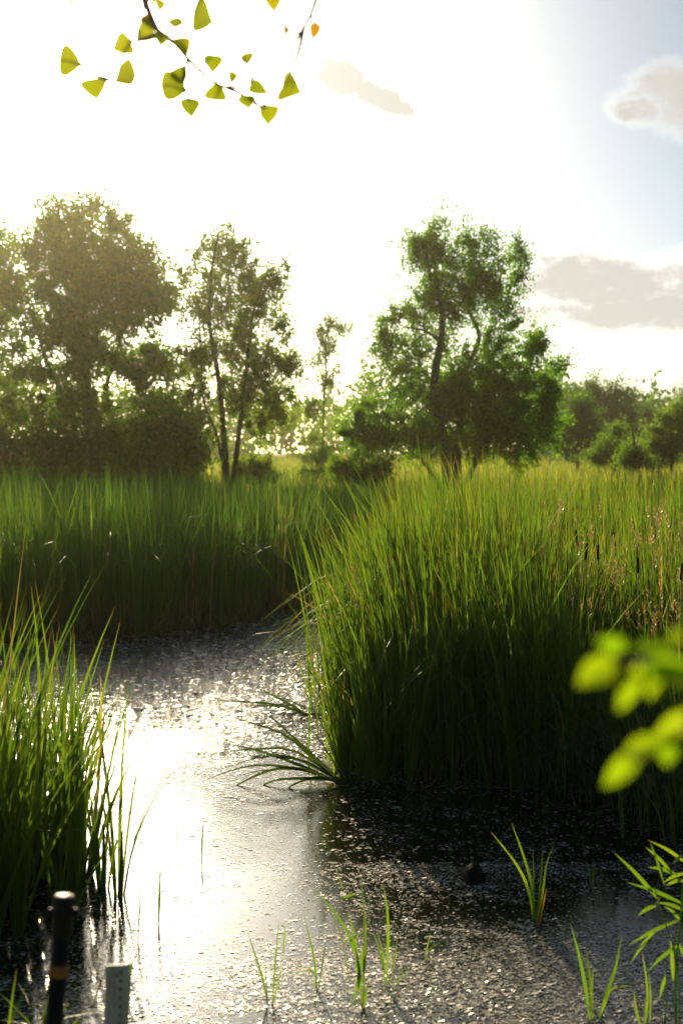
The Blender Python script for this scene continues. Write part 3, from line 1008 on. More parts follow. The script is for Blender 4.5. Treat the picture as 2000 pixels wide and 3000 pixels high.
def strip(pts, width, twist=0.0, n=10, fold=0.3):
    """one leaf along a curve (V-folded strip, tapering to a point)"""
    c = resample(pts, n + 1)
    t = np.linspace(0, 1, n + 1)
    tan = np.gradient(c, axis=0)
    tan /= np.linalg.norm(tan, axis=1)[:, None] + 1e-9
    view = np.array([0.25 * math.sin(twist * 9 + 1), -1.0, 0.35])
    side = np.cross(tan, view)
    side /= np.linalg.norm(side, axis=1)[:, None] + 1e-9
    nr = np.cross(side, tan)
    a = twist + 0.5 * t
    side2 = side * np.cos(a)[:, None] + nr * np.sin(a)[:, None]
    nr2 = np.cross(side2, tan)
    hw = 0.5 * width * (0.45 + 0.55 * np.clip(t / 0.35, 0, 1)) * (1 - np.clip((t - 0.4) / 0.6, 0, 1) ** 1.5) + 0.0004
    V = np.stack([c - side2 * hw[:, None], c + nr2 * (hw * fold)[:, None], c + side2 * hw[:, None]], 1).reshape(-1, 3)
    s = np.arange(n) * 3
    F = np.concatenate([np.stack([s + k, s + k + 1, s + k + 4, s + k + 3], 1) for k in (0, 1)])
    return V, F, np.repeat(t, 3)


def px_plant(name, label, cat, base_px, leaves, mat='fresh', d=None, group=None, wscale=1.0, stem=None):
    """plant whose leaves run through photograph pixels, standing d metres ahead (or where its foot meets the water)"""
    b = W(*base_px) if d is None else P(base_px[0], base_px[1], d)
    d = b[1]
    root = empty(name, b, label, cat, group)
    for i, lf in enumerate(leaves):
        pts, wpx = lf[0], lf[1]
        mt = lf[2] if len(lf) > 2 else mat
        out = rng.normal(0, 0.05) * d / 6
        q = np.array([P(x, y, d + out * (j / max(1, len(pts) - 1))) for j, (x, y) in enumerate(pts)]) - b
        V, F, T = strip(q, wpx * pxm(d) * wscale, rng.normal(0, 0.5))
        obj('leaf', mesh_np('leaf', V, F, np.full(len(V), rng.random() * 0.9), T), M[mt], root)
    for pts, rad in (stem or []):
        q = np.array([P(x, y, d) for x, y in pts]) - b
        v, f, g = tube(resample(q, 10), np.linspace(rad, rad * 0.5, 10), 6)
        obj('stem', mesh_np('stem', v, [f, g], np.full(len(v), 0.5), np.full(len(v), 0.5)), M[mat], root)
    return root


# ------------------------------------------------------------------ bent reeds lying over the water
rng = np.random.default_rng(105)
Z6 = lambda x, y: (500 + x / 2.412, 1900 + y / 2.412)
b6 = Z6(1230, 965)


def z6(*pts):
    return [b6] + [Z6(*p) for p in pts]


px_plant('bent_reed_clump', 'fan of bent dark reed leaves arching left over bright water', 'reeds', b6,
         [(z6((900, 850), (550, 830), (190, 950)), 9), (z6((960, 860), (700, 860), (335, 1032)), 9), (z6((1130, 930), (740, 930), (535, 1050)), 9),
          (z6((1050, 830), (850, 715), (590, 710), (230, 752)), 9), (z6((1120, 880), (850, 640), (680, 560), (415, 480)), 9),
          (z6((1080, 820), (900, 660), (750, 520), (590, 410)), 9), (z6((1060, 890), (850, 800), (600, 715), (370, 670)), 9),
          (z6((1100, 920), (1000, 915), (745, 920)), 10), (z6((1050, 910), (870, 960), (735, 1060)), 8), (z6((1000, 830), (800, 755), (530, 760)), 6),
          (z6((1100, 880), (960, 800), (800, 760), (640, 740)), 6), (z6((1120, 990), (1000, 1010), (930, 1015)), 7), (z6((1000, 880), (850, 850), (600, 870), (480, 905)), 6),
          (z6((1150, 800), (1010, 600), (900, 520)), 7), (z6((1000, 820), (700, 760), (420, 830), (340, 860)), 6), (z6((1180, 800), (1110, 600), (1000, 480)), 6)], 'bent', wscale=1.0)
b7 = Z6(1120, 470)


def z7(*pts):
    return [b7] + [Z6(*p) for p in pts]


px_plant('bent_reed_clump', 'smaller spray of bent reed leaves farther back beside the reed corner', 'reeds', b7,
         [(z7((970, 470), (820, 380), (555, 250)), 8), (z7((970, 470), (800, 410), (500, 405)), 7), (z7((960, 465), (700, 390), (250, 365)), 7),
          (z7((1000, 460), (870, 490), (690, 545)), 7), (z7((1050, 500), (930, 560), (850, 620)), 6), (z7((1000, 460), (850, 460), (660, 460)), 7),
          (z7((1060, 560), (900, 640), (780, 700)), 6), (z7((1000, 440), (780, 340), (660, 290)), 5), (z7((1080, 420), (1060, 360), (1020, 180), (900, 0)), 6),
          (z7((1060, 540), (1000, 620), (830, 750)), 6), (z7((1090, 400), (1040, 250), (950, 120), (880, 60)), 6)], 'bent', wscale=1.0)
b8 = Z6(990, 380)
px_plant('cattail_plant', 'upright slim cattail standing in the channel just left of the reed corner', 'cattail', b8,
         [([b8, Z6(975, 200), Z6(960, -50), Z6(950, -190)], 8), ([b8, Z6(960, 250), Z6(900, 80), Z6(880, -60)], 6), ([b8, Z6(985, 150), Z6(1000, -120)], 7),
          ([b8, Z6(940, 280), Z6(905, 200)], 5), ([b8, Z6(1000, 260), Z6(1040, 110)], 5), ([b8, Z6(980, 300), Z6(965, 60)], 8)], 'reed')
b9 = Z6(1035, 385)
px_plant('dead_stub', 'short black dead stubs in the channel beside the slim cattail', 'stub', b9,
         [([b9, Z6(1042, 330), Z6(1052, 285)], 9, 'leaf_back'), ([Z6(1020, 380), Z6(1035, 350), Z6(1060, 320)], 8, 'leaf_back')])
bA = Z6(1340, 965)
px_plant('cattail_plant', 'upright bright cattail clump in front of the reed bed corner', 'cattail', bA,
         [([bA, Z6(1320, 700), Z6(1270, 450), Z6(1150, 150)], 9), ([bA, Z6(1340, 600), Z6(1330, 300), Z6(1290, -100)], 9), ([bA, Z6(1360, 650), Z6(1370, 350), Z6(1400, 50)], 9),
          ([bA, Z6(1330, 700), Z6(1300, 350), Z6(1220, -50)], 8), ([bA, Z6(1400, 700), Z6(1420, 400), Z6(1500, 150)], 8), ([bA, Z6(1355, 600), Z6(1345, 250), Z6(1350, -200)], 9),
          ([bA, Z6(1300, 800), Z6(1240, 600), Z6(1130, 440)], 7), ([bA, Z6(1410, 800), Z6(1430, 550), Z6(1430, 300)], 9)], 'reed', wscale=1.3)

# ------------------------------------------------------------------ young shoots in the shallows
px_plant('grass_tuft', 'tallest green shoot tuft at bottom centre of the pond', 'tuft', (1055, 2955),
         [([(1063, 2961), (1068, 2780), (1066, 2660), (1051, 2544)], 13), ([(1060, 2961), (1072, 2800), (1082, 2700), (1077, 2605)], 11),
          ([(1058, 2950), (1050, 2830), (1010, 2715), (917, 2600)], 11), ([(1030, 2947), (1012, 2800), (985, 2705), (951, 2642)], 9),
          ([(1050, 2900), (1042, 2770), (1018, 2660)], 9), ([(1035, 2945), (1050, 2860), (1062, 2800), (1075, 2700)], 11), ([(1065, 2955), (1075, 2900), (1082, 2870)], 7),
          ([(998, 2630), (1020, 2625), (1053, 2615)], 6), ([(1010, 2762), (1040, 2745), (1065, 2725)], 7), ([(1004, 2610), (996, 2580), (977, 2533)], 8),
          ([(1080, 2975), (1086, 2920), (1091, 2875)], 5, 'leaf_back')])
px_plant('grass_tuft', 'shoot tuft with one tall blade right of the tallest tuft', 'tuft', (1133, 2890),
         [([(1133, 2890), (1136, 2760), (1134, 2670), (1120, 2582)], 9), ([(1128, 2890), (1120, 2790), (1105, 2735)], 7), ([(1150, 2850), (1156, 2800), (1163, 2752)], 6),
          ([(1136, 2890), (1160, 2850), (1190, 2838), (1240, 2856)], 5), ([(1124, 2845), (1112, 2790), (1092, 2730)], 5), ([(1150, 2900), (1175, 2860), (1186, 2848), (1192, 2908)], 4)])
px_plant('grass_tuft', 'sparse shoot tuft left of bottom centre with four thin blades', 'tuft', (784, 2945),
         [([(784, 2945), (770, 2870), (722, 2720)], 7), ([(798, 2945), (808, 2800), (818, 2695)], 6), ([(830, 2790), (833, 2740), (835, 2700)], 5), ([(784, 2945), (780, 2860), (778, 2810)], 5),
          ([(798, 2945), (812, 2890), (825, 2835)], 6)])
px_plant('grass_tuft', 'small V-shaped shoot pair between the sparse tuft and the tallest tuft', 'tuft', (929, 2900),
         [([(929, 2900), (918, 2800), (890, 2680)], 7), ([(933, 2900), (945, 2820), (962, 2712)], 7), ([(926, 2895), (920, 2845), (890, 2845), (850, 2860)], 5)])
px_plant('grass_tuft', 'green shoot tuft standing in the dark reflection on the right', 'tuft', (1566, 2705),
         [([(1564, 2705), (1558, 2600), (1530, 2500), (1497, 2411)], 9), ([(1562, 2705), (1548, 2610), (1510, 2530), (1437, 2437)], 8), ([(1572, 2705), (1590, 2600), (1600, 2530), (1622, 2472)], 8),
          ([(1568, 2705), (1580, 2600), (1590, 2475)], 7), ([(1562, 2700), (1562, 2600), (1560, 2480)], 6), ([(1578, 2705), (1590, 2650), (1600, 2600)], 6, 'leaf_orange')])
px_plant('grass_tuft', 'tiny shoot beside the dark reflection below the floating lump', 'tuft', (1246, 2815), [([(1246, 2815), (1250, 2780), (1260, 2735)], 6), ([(1250, 2815), (1262, 2780), (1290, 2760)], 4)])
px_plant('grass_tuft', 'tiny paired shoot far right in the dark water', 'tuft', (1730, 2600), [([(1729, 2600), (1727, 2570), (1722, 2535)], 5), ([(1732, 2600), (1736, 2570), (1741, 2530)], 5)])
px_plant('grass_tuft', 'shoot pair at lower right with one blade arching to the right', 'tuft', (1730, 3000),
         [([(1728, 3000), (1715, 2900), (1695, 2800), (1671, 2709)], 11), ([(1735, 3000), (1728, 2880), (1715, 2776)], 10), ([(1730, 2920), (1733, 2870), (1737, 2830)], 7),
          ([(1752, 3000), (1772, 2920), (1800, 2840), (1821, 2737)], 10), ([(1756, 3000), (1780, 2910), (1810, 2890), (1855, 2889)], 8)], d=5.9)
px_plant('grass_tuft', 'thin upright blades left of the leafy reed at the lower right edge', 'tuft', (1880, 3010),
         [([(1875, 3010), (1862, 2960), (1855, 2900)], 8), ([(1890, 3010), (1895, 2900), (1880, 2790)], 9), ([(1902, 3000), (1904, 2930), (1900, 2850)], 6), ([(1885, 3010), (1890, 2960), (1888, 2920)], 7)], d=5.8)
px_plant('grass_tuft', 'green forked shoot right of the grey staff', 'tuft', (375, 3000),
         [([(375, 3000), (383, 2850), (400, 2800), (446, 2725)], 6), ([(377, 2960), (382, 2860), (384, 2790)], 6), ([(380, 2880), (410, 2910), (450, 2935)], 5)], d=5.3)
px_plant('reed_stalk', 'short stalk with green leaf in bright water right of the left stand', 'stalk', (464, 2708), [([(464, 2708), (467, 2640), (470, 2520)], 8), ([(466, 2700), (468, 2600), (476, 2530)], 4)])
px_plant('reed_stalk', 'thin dark dead stalk in the middle of the bright water', 'stalk', (591, 2520), [([(591, 2520), (593, 2450), (597, 2392)], 4, 'leaf_back')])
px_plant('reed_stalk', 'thinnest pale dead stalk left of the dark one in bright water', 'stalk', (516, 2515), [([(516, 2515), (518, 2440), (521, 2372)], 3, 'leaf_back')])
px_plant('reed_stalk', 'dark needle-like dead stalk in glittering water near the black pipe', 'stalk', (405, 2752), [([(405, 2752), (410, 2650), (415, 2568)], 5, 'leaf_back')])
Z3 = lambda x, y: (1650 + x / 3.617, 2350 + y / 3.617)
RL = [((1290, 640), (895, 405)), ((1170, 780), (865, 475)), ((1070, 890), (920, 440)), ((1200, 770), (890, 690)), ((1290, 750), (1045, 862)), ((1290, 830), (1080, 885)),
      ((1290, 1090), (668, 850)), ((1010, 1040), (540, 540)), ((1290, 1155), (968, 1062)), ((985, 1095), (785, 1207)), ((1240, 1240), (690, 1512)), ((970, 1360), (708, 1705)),
      ((1220, 1510), (890, 1790)), ((1090, 1820), (1008, 2115)), ((1230, 1250), (1060, 1100)), ((1290, 560), (1150, 655)), ((1220, 1500), (1290, 1700)), ((1160, 1900), (1130, 1400))]
px_plant('leafy_reed', 'leafy bright green reed leaning in at the lower right edge', 'reed', Z3(1190, 2420),
         [([Z3(*a), ((Z3(*a)[0] + Z3(*b)[0]) / 2, (Z3(*a)[1] + Z3(*b)[1]) / 2 - 6), Z3(*b)], 11) for a, b in RL], d=5.6,
         stem=[([Z3(1190, 2420), Z3(1180, 1900), Z3(1230, 1300), Z3(1280, 700)], 0.006), ([Z3(1070, 2420), Z3(1090, 2000), Z3(1080, 1700)], 0.004),
               ([Z3(1230, 2420), Z3(1200, 1700), Z3(1010, 1100), Z3(960, 900)], 0.004)])

# arching sedges at the right bank, in the shade
rng = np.random.default_rng(106)
def build_sedge():
    lst = []
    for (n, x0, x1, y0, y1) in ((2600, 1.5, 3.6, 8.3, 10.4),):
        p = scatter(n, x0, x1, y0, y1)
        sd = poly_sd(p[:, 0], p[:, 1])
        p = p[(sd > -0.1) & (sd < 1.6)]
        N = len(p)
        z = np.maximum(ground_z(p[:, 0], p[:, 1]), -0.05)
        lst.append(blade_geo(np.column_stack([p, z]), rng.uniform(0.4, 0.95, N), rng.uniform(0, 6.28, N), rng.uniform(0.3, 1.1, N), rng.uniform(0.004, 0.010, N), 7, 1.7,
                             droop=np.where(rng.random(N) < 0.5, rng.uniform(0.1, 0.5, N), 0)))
    # straw litter and low blades at the foot of the reeds
    p = scatter(5200, -6, 2.6, 9.4, 22)
    sd = poly_sd(p[:, 0], p[:, 1])
    p = p[(sd > -0.15) & (sd < 0.45)]
    N = len(p)
    lst.append(blade_geo(np.column_stack([p, np.full(N, -0.03)]), rng.uniform(0.25, 0.8, N), rng.uniform(0, 6.28, N), rng.uniform(0.2, 1.3, N), rng.uniform(0.006, 0.014, N), 5, 1.6,
                         droop=np.where(rng.random(N) < 0.5, rng.uniform(0.1, 0.6, N), 0)))
    V, F, R, T = cat_blades(lst)
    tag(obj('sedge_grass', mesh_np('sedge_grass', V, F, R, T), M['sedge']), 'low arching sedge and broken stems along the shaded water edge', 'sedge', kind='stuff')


build_sedge()


def build_litter():
    """dead stems: some still upright at the foot of the beds, some fallen and floating"""
    lst = []
    p = scatter(7000, -6, 2.4, 9.3, 22)
    sd = poly_sd(p[:, 0], p[:, 1])
    p = p[(sd > -0.12) & (sd < 0.35)]
    N = len(p)
    lst.append(blade_geo(np.column_stack([p, np.full(N, -0.05)]), rng.uniform(0.25, 0.95, N), rng.uniform(0, 6.28, N), np.abs(rng.normal(0.1, 0.25, N)), rng.uniform(0.006, 0.014, N), 4, 1.4,
                         droop=np.where(rng.random(N) < 0.2, rng.uniform(0.2, 0.8, N), 0)))
    p = scatter(5200, -6, 2.4, 9.2, 22)
    sd = poly_sd(p[:, 0], p[:, 1])
    p = p[(sd > -0.40) & (sd < 0.1)]
    N = len(p)
    L = rng.uniform(0.15, 0.6, N)
    a = rng.uniform(0, 2 * math.pi, N)
    w = rng.uniform(0.004, 0.011, N)
    d = np.stack([np.cos(a), np.sin(a)], 1)
    n = np.stack([-d[:, 1], d[:, 0]], 1)
    z0 = rng.uniform(0.004, 0.03, N)
    z1 = z0 + rng.uniform(0.0, 0.10, N)
    V = np.empty((N, 4, 3))
    V[:, 0, :2], V[:, 1, :2] = p - n * w[:, None], p + n * w[:, None]
    q = p + d * L[:, None]
    V[:, 2, :2], V[:, 3, :2] = q + n * w[:, None] * 0.4, q - n * w[:, None] * 0.4
    V[:, :2, 2] = z0[:, None]
    V[:, 2:, 2] = z1[:, None]
    lst.append((V.reshape(-1, 3), np.arange(N * 4).reshape(-1, 4), np.repeat(rng.random(N), 4), np.tile([0, 0, 1.0, 1.0], N)))
    V, F, R, T = cat_blades(lst)
    m = leaf_material('dead_reed', [(0.0, (0.13, 0.10, 0.045)), (0.6, (0.22, 0.17, 0.085)), (1.0, (0.33, 0.27, 0.15))], (1.2, 1.1, 0.9), tfac=0.25, spec=0.15, rough=0.7)
    tag(obj('reed_litter', mesh_np('reed_litter', V, F, R, T), m), 'dead straw stems and broken reeds along the water edge', 'litter', kind='stuff')


build_litter()


def near_grass():
    lst = []
    p = np.column_stack([rng.uniform(-1.55, -0.9, 150), rng.uniform(4.3, 6.2, 150)])
    k = (p[:, 0] / p[:, 1]) < -0.19
    p = p[k]
    N = len(p)
    lst.append(blade_geo(np.column_stack([p, ground_z(p[:, 0], p[:, 1])]), rng.uniform(0.25, 0.75, N), rng.uniform(0, 6.28, N), rng.uniform(0.2, 0.9, N), rng.uniform(0.005, 0.012, N), 7,
                         droop=np.where(rng.random(N) < 0.4, rng.uniform(0.1, 0.5, N), 0)))
    V, F, R, T = cat_blades(lst)
    tag(obj('bank_grass', mesh_np('bank_grass', V, F, R, T), M['fresh']), 'bent green grass at the lower left corner behind the pipe', 'grass', kind='stuff')


near_grass()


# ------------------------------------------------------------------ cattail seed heads and pale plumes
rng = np.random.default_rng(107)
def lathe(prof, sides=10):
    prof = np.array(prof, float)
    pts = np.column_stack([np.zeros(len(prof)), np.zeros(len(prof)), prof[:, 1]])
    a = np.linspace(0, 2 * math.pi, sides, endpoint=False)
    V = np.stack([np.cos(a)[None] * prof[:, :1], np.sin(a)[None] * prof[:, :1], np.broadcast_to(prof[:, 1:], (len(prof), sides))], -1).reshape(-1, 3)
    i = np.arange(len(prof) - 1)[:, None] * sides
    j = np.arange(sides)[None]
    k = (j + 1) % sides
    F = np.stack([i + j, i + k, i + sides + k, i + sides + j], -1).reshape(-1, 4)
    c0, c1 = len(V), len(V) + 1
    V = np.vstack([V, pts[0], pts[-1]])
    n = len(prof)
    T = [(c0, (q + 1) % sides, q) for q in range(sides)] + [(c1, (n - 1) * sides + q, (n - 1) * sides + (q + 1) % sides) for q in range(sides)]
    return V, F, np.array(T)


hv, hf, ht = lathe(0.75 * np.array([(0.002, 0), (0.011, 0.004), (0.0135, 0.02), (0.0135, 0.15), (0.012, 0.165), (0.003, 0.172), (0.0022, 0.19), (0.0032, 0.2), (0.0035, 0.25), (0.001, 0.275)]))
HEAD = mesh_np('seed_head', hv, [hf, ht])
for px, py, d, lab in [(1690, 1600, 11.2, 'brown cattail spike, highest of the pair at right of the reed bed'), (1714, 1640, 10.9, 'thick brown cattail spike, lower one of the pair'),
                       (1750, 1640, 12.0, 'small brown cattail spike just right of the pair'), (1613, 1700, 10.7, 'brown cattail spike on the shaded side left of the pair'),
                       (1868, 1680, 10.9, 'brown cattail spike with pale fluff above among tan plumes'), (1993, 1700, 10.4, 'brown cattail spike at the right edge of the photo'),
                       (1800, 1600, 13.0, 'slim brown cattail spike among the tan plumes')]:
    q = P(px, py, d)
    g = float(ground_z(np.array([q[0]]), np.array([d]))[0])
    root = empty('cattail_spike', (q[0], d, g), lab, 'cattail')
    h = q[2] - g
    v, f, t3 = tube([(0, 0, -0.05), (0.01, 0, h * 0.5), (0, 0, h + 0.01)], [0.005, 0.0045, 0.0035], 6)
    obj('stem', mesh_np('stem', v, [f, t3], np.full(len(v), 0.4), np.full(len(v), 0.5)), M['reed'], root)
    hd = obj('seed_head', HEAD, M['brown_head'], root, (0, 0, h))
    hd.rotation_euler = (rng.normal(0, 0.05), rng.normal(0, 0.05), 0)


def build_plumes(name, label, spots):
    """feathery grass seed heads: a stalk and a loose spindle of spikelets"""
    lst = []
    for (x, y, h) in spots:
        z = float(ground_z(np.array([x]), np.array([y]))[0])
        lean = rng.normal(0, 0.07, 2)
        top = np.array([x + lean[0] * h, y + lean[1] * h, z + h])
        lst.append(blade_geo(np.array([[x, y, z]]), h, math.atan2(lean[1], lean[0]), np.hypot(*lean), 0.006, 4, 1.0))
        L = rng.uniform(0.12, 0.2)
        n = 26
        f = rng.random(n)
        dirv = np.array([lean[0], lean[1], 1.0])
        b = top + np.outer(f * L - 0.01, dirv)
        lst.append(blade_geo(b, rng.uniform(0.018, 0.034, n), rng.uniform(0, 6.28, n), 0.5 + 0.6 * (1 - f), rng.uniform(0.005, 0.009, n), 2, 1.0))
    V, F, R, T = cat_blades(lst)
    tag(obj(name, mesh_np(name, V, F, R, T), M['plume']), label, 'seed heads', kind='stuff')


sp = []
for k in range(150):
    y = rng.uniform(9.9, 15.5)
    px = rng.uniform(1590, 2040)
    x = (px - 1000) / FPX * y
    if rng.random() < (px - 1520) / 420:
        sp.append((x, y, float(right_height(np.array([x]), np.array([y]))[0]) * rng.uniform(0.82, 1.04) - 0.06))
build_plumes('grass_plume', 'pinkish tan grass seed plumes among the sunlit reeds at right', sp)
sp = []
for k in range(26):
    y = rng.uniform(24, 34)
    px = rng.uniform(-20, 330)
    sp.append(((px - 1000) / FPX * y, y, rng.uniform(1.95, 2.2)))
build_plumes('grass_plume', 'pale grass seed plumes above the far reeds at left', sp)


# ------------------------------------------------------------------ stone, pipe and staff
rng = np.random.default_rng(108)
def build_lump():
    q = W(1385, 2577)
    root_m = bpy.data.meshes.new('lump')
    import bmesh
    bm = bmesh.new()
    bmesh.ops.create_icosphere(bm, subdivisions=4, radius=1.0)
    for v in bm.verts:
        c = v.co
        n = 0.03 * math.sin(c.x * 5 + 1) * math.cos(c.y * 4) + 0.02 * math.sin(c.z * 9 + c.x * 7) + 0.02 * math.sin(c.x * 23 + c.y * 19 + c.z * 17)
        c *= 1 + n
        c.x *= 0.060 * (1.0 + 0.15 * (c.x > 0))
        c.y *= 0.10
        c.z *= 0.088
    bm.to_mesh(root_m)
    bm.free()
    for pl in root_m.polygons:
        pl.use_smooth = True
    m = plain_material('wet_dark_stone', (0.006, 0.0055, 0.004), (0.014, 0.012, 0.008), 60, 0.8, 0.15, 0.7)
    o = obj('stone', root_m, m, None, (q[0], q[1], 0.0))
    tag(o, 'dark rounded lump breaking the water in front of the reed bed', 'stone')


build_lump()


def build_pipe():
    d = 3.55
    top = P(190, 2625, d)
    foot = P(150, 3120, d)
    ax = (top - foot) / np.linalg.norm(top - foot)
    gz = float(ground_z(np.array([foot[0]]), np.array([d]))[0]) - 0.1
    base = foot + ax * ((gz - foot[2]) / ax[2])
    root = empty('black_pipe', base, 'black capped pipe with an orange band at the lower left corner', 'pipe')
    L = np.linalg.norm(top - base)
    rot = Vector(ax).to_track_quat('Z', 'Y').to_euler()
    black = plain_material('black_plastic', (0.009, 0.008, 0.007), (0.055, 0.042, 0.026), 14, 0.65, 0.2, 0.25, stretch=(1, 1, 0.4), lo=0.5, hi=0.75)
    capm = plain_material('black_rubber_cap', (0.012, 0.011, 0.010), (0.025, 0.022, 0.018), 50, 0.5, 0.2, 0.1)
    orange = plain_material('orange_tape', (0.30, 0.10, 0.012), (0.42, 0.18, 0.03), 60, 0.55, 0.4, 0.2)
    r = 0.0225
    for nm, prof, mt in (('shaft', [(r * 0.9, 0.0), (r, 0.01), (r, L - 0.06)], black),
                         ('cap', [(r * 1.02, L - 0.105), (r * 1.16, L - 0.10), (r * 1.17, L - 0.05), (r * 1.22, L - 0.046), (r * 1.22, L - 0.034), (r * 1.15, L - 0.03), (r * 1.17, L - 0.003), (r * 1.12, L)], capm),
                         ('band', [(r * 1.01, L - 0.205), (r * 1.045, L - 0.203), (r * 1.045, L - 0.177), (r * 1.01, L - 0.175)], orange)):
        v, f, t = lathe(prof, 28)
        o = obj(nm, mesh_np('pipe_' + nm, v, [f, t]), mt, root)
        o.rotation_euler = rot
    # the two lugs of the clamp
    for s in (-1, 1):
        v, f, t = lathe([(0.001, -0.012), (0.006, -0.011), (0.007, 0.0), (0.006, 0.011), (0.001, 0.012)], 10)
        o = obj('lug', mesh_np('pipe_lug', v, [f, t]), capm, root, Vector(ax) * (L - 0.042) + Vector((s * (r * 1.22 + 0.004), -0.004, 0)))
        o.rotation_euler = rot


build_pipe()


def box(x0, x1, y0, y1, z0, z1):
    V = np.array([(x0, y0, z0), (x1, y0, z0), (x1, y1, z0), (x0, y1, z0), (x0, y0, z1), (x1, y0, z1), (x1, y1, z1), (x0, y1, z1)], float)
    F = np.array([[3, 2, 1, 0], [4, 5, 6, 7], [0, 1, 5, 4], [1, 2, 6, 5], [2, 3, 7, 6], [3, 0, 4, 7]])
    return V, F, np.zeros((0, 3), int)


def build_staff():
    d = 3.75
    c = P(318, 2828, d)
    g = float(ground_z(np.array([c[0]]), np.array([d]))[0]) - 0.1
    root = empty('gauge_staff', (c[0], d, g), 'grey marked gauge staff standing right of the black pipe', 'staff')
    root.rotation_euler = (0, 0.035, 0.22)
    H = c[2] - g
    grey = plain_material('weathered_grey_enamel', (0.62, 0.62, 0.56), (0.33, 0.31, 0.23), 18, 0.55, 0.35, 0.12, stretch=(1, 1, 0.35), lo=0.48, hi=0.72)
    dark = plain_material('dark_print', (0.05, 0.05, 0.045), (0.09, 0.085, 0.07), 40, 0.7)
    w = 0.031
    # shallow channel section: face plate with a returned flange on the right
    obj('face_plate', mesh_np('staff_plate', *(lambda q: (q[0], q[1]))(box(-w, w, -0.0025, 0.0025, 0.0, H)), smooth=False), grey, root)
    V, F, T = box(w + 0.0005, w + 0.0055, -0.0025, 0.022, 0.0, H + 0.004)
    obj('flange', mesh_np('staff_flange', V, F, smooth=False), grey, root)
    v, f, t = lathe([(0.001, 0.0), (0.0055, 0.0), (0.0058, 0.003), (0.004, 0.005), (0.001, 0.0055)], 12)
    b = obj('bolt', mesh_np('staff_bolt', v, [f, t]), plain_material('brass_bolt', (0.45, 0.36, 0.16), None, 20, 0.35, 0.5, 0, 0.8), root, (0.002, -0.0025, H - 0.028))
    b.rotation_euler = (math.pi / 2, 0, 0)
    v, f, t = lathe([(0.0005, 0.0), (0.0042, 0.0), (0.0042, 0.0008), (0.0005, 0.001)], 12)
    hole = mesh_np('staff_mark', v, [f, t], smooth=False)
    for k in range(9):
        zz = H - 0.020 - 0.0235 * k
        for s, dx in ((1.0, 0.012),):
            m = obj('mark', hole, dark, root, (dx, -0.0026, zz))
            m.rotation_euler = (math.pi / 2, 0, 0)
            m.scale = (s * (0.75 if k % 2 else 1.0), 1.3, 1)


build_staff()


# ------------------------------------------------------------------ overhanging cottonwood twig
rng = np.random.default_rng(109)
def leaf_blade(base, tip, width, kind='deltoid', cup=0.12, roll=0.0, n=9):
    """flat-ish leaf with midrib fold from base to tip (3-D points)"""
    base, tip = np.asarray(base, float), np.asarray(tip, float)
    ax = tip - base
    L = np.linalg.norm(ax)
    ax = ax / L
    side = np.cross(ax, np.array([0.2 * math.sin(roll * 5), -1.0, 0.15]))
    side /= np.linalg.norm(side)
    nr = np.cross(side, ax)
    s2 = side * math.cos(roll) + nr * math.sin(roll)
    n2 = np.cross(s2, ax)
    if kind == 'deltoid':
        t = np.array([-0.08, -0.05, 0.0, 0.08, 0.18, 0.30, 0.43, 0.57, 0.71, 0.85, 1.0])
        w = np.array([0.26, 0.56, 0.82, 0.97, 1.0, 0.96, 0.85, 0.66, 0.42, 0.16, 0.0])
    else:
        t = np.array([0.0, 0.06, 0.15, 0.28, 0.42, 0.56, 0.7, 0.82, 0.92, 1.0])
        w = np.array([0.06, 0.35, 0.66, 0.92, 1.0, 0.95, 0.78, 0.52, 0.25, 0.0])
    cols = np.array([-1, -0.5, 0, 0.5, 1.0])
    rows = []
    for ti, wi in zip(t, w):
        for c in cols:
            wave = 0.03 * math.sin(ti * 11 + c * 3 + roll * 7) * abs(c)
            rows.append(base + ax * L * ti + s2 * (0.5 * width * wi * c) + n2 * (width * (cup * abs(c) * wi + wave - 0.18 * ti * ti)))
    V = np.array(rows)
    m = len(cols)
    F = []
    for i in range(len(t) - 1):
        for j in range(m - 1):
            a = i * m + j
            F.append((a, a + 1, a + m + 1, a + m))
    return V, np.array(F), np.repeat(t, m)


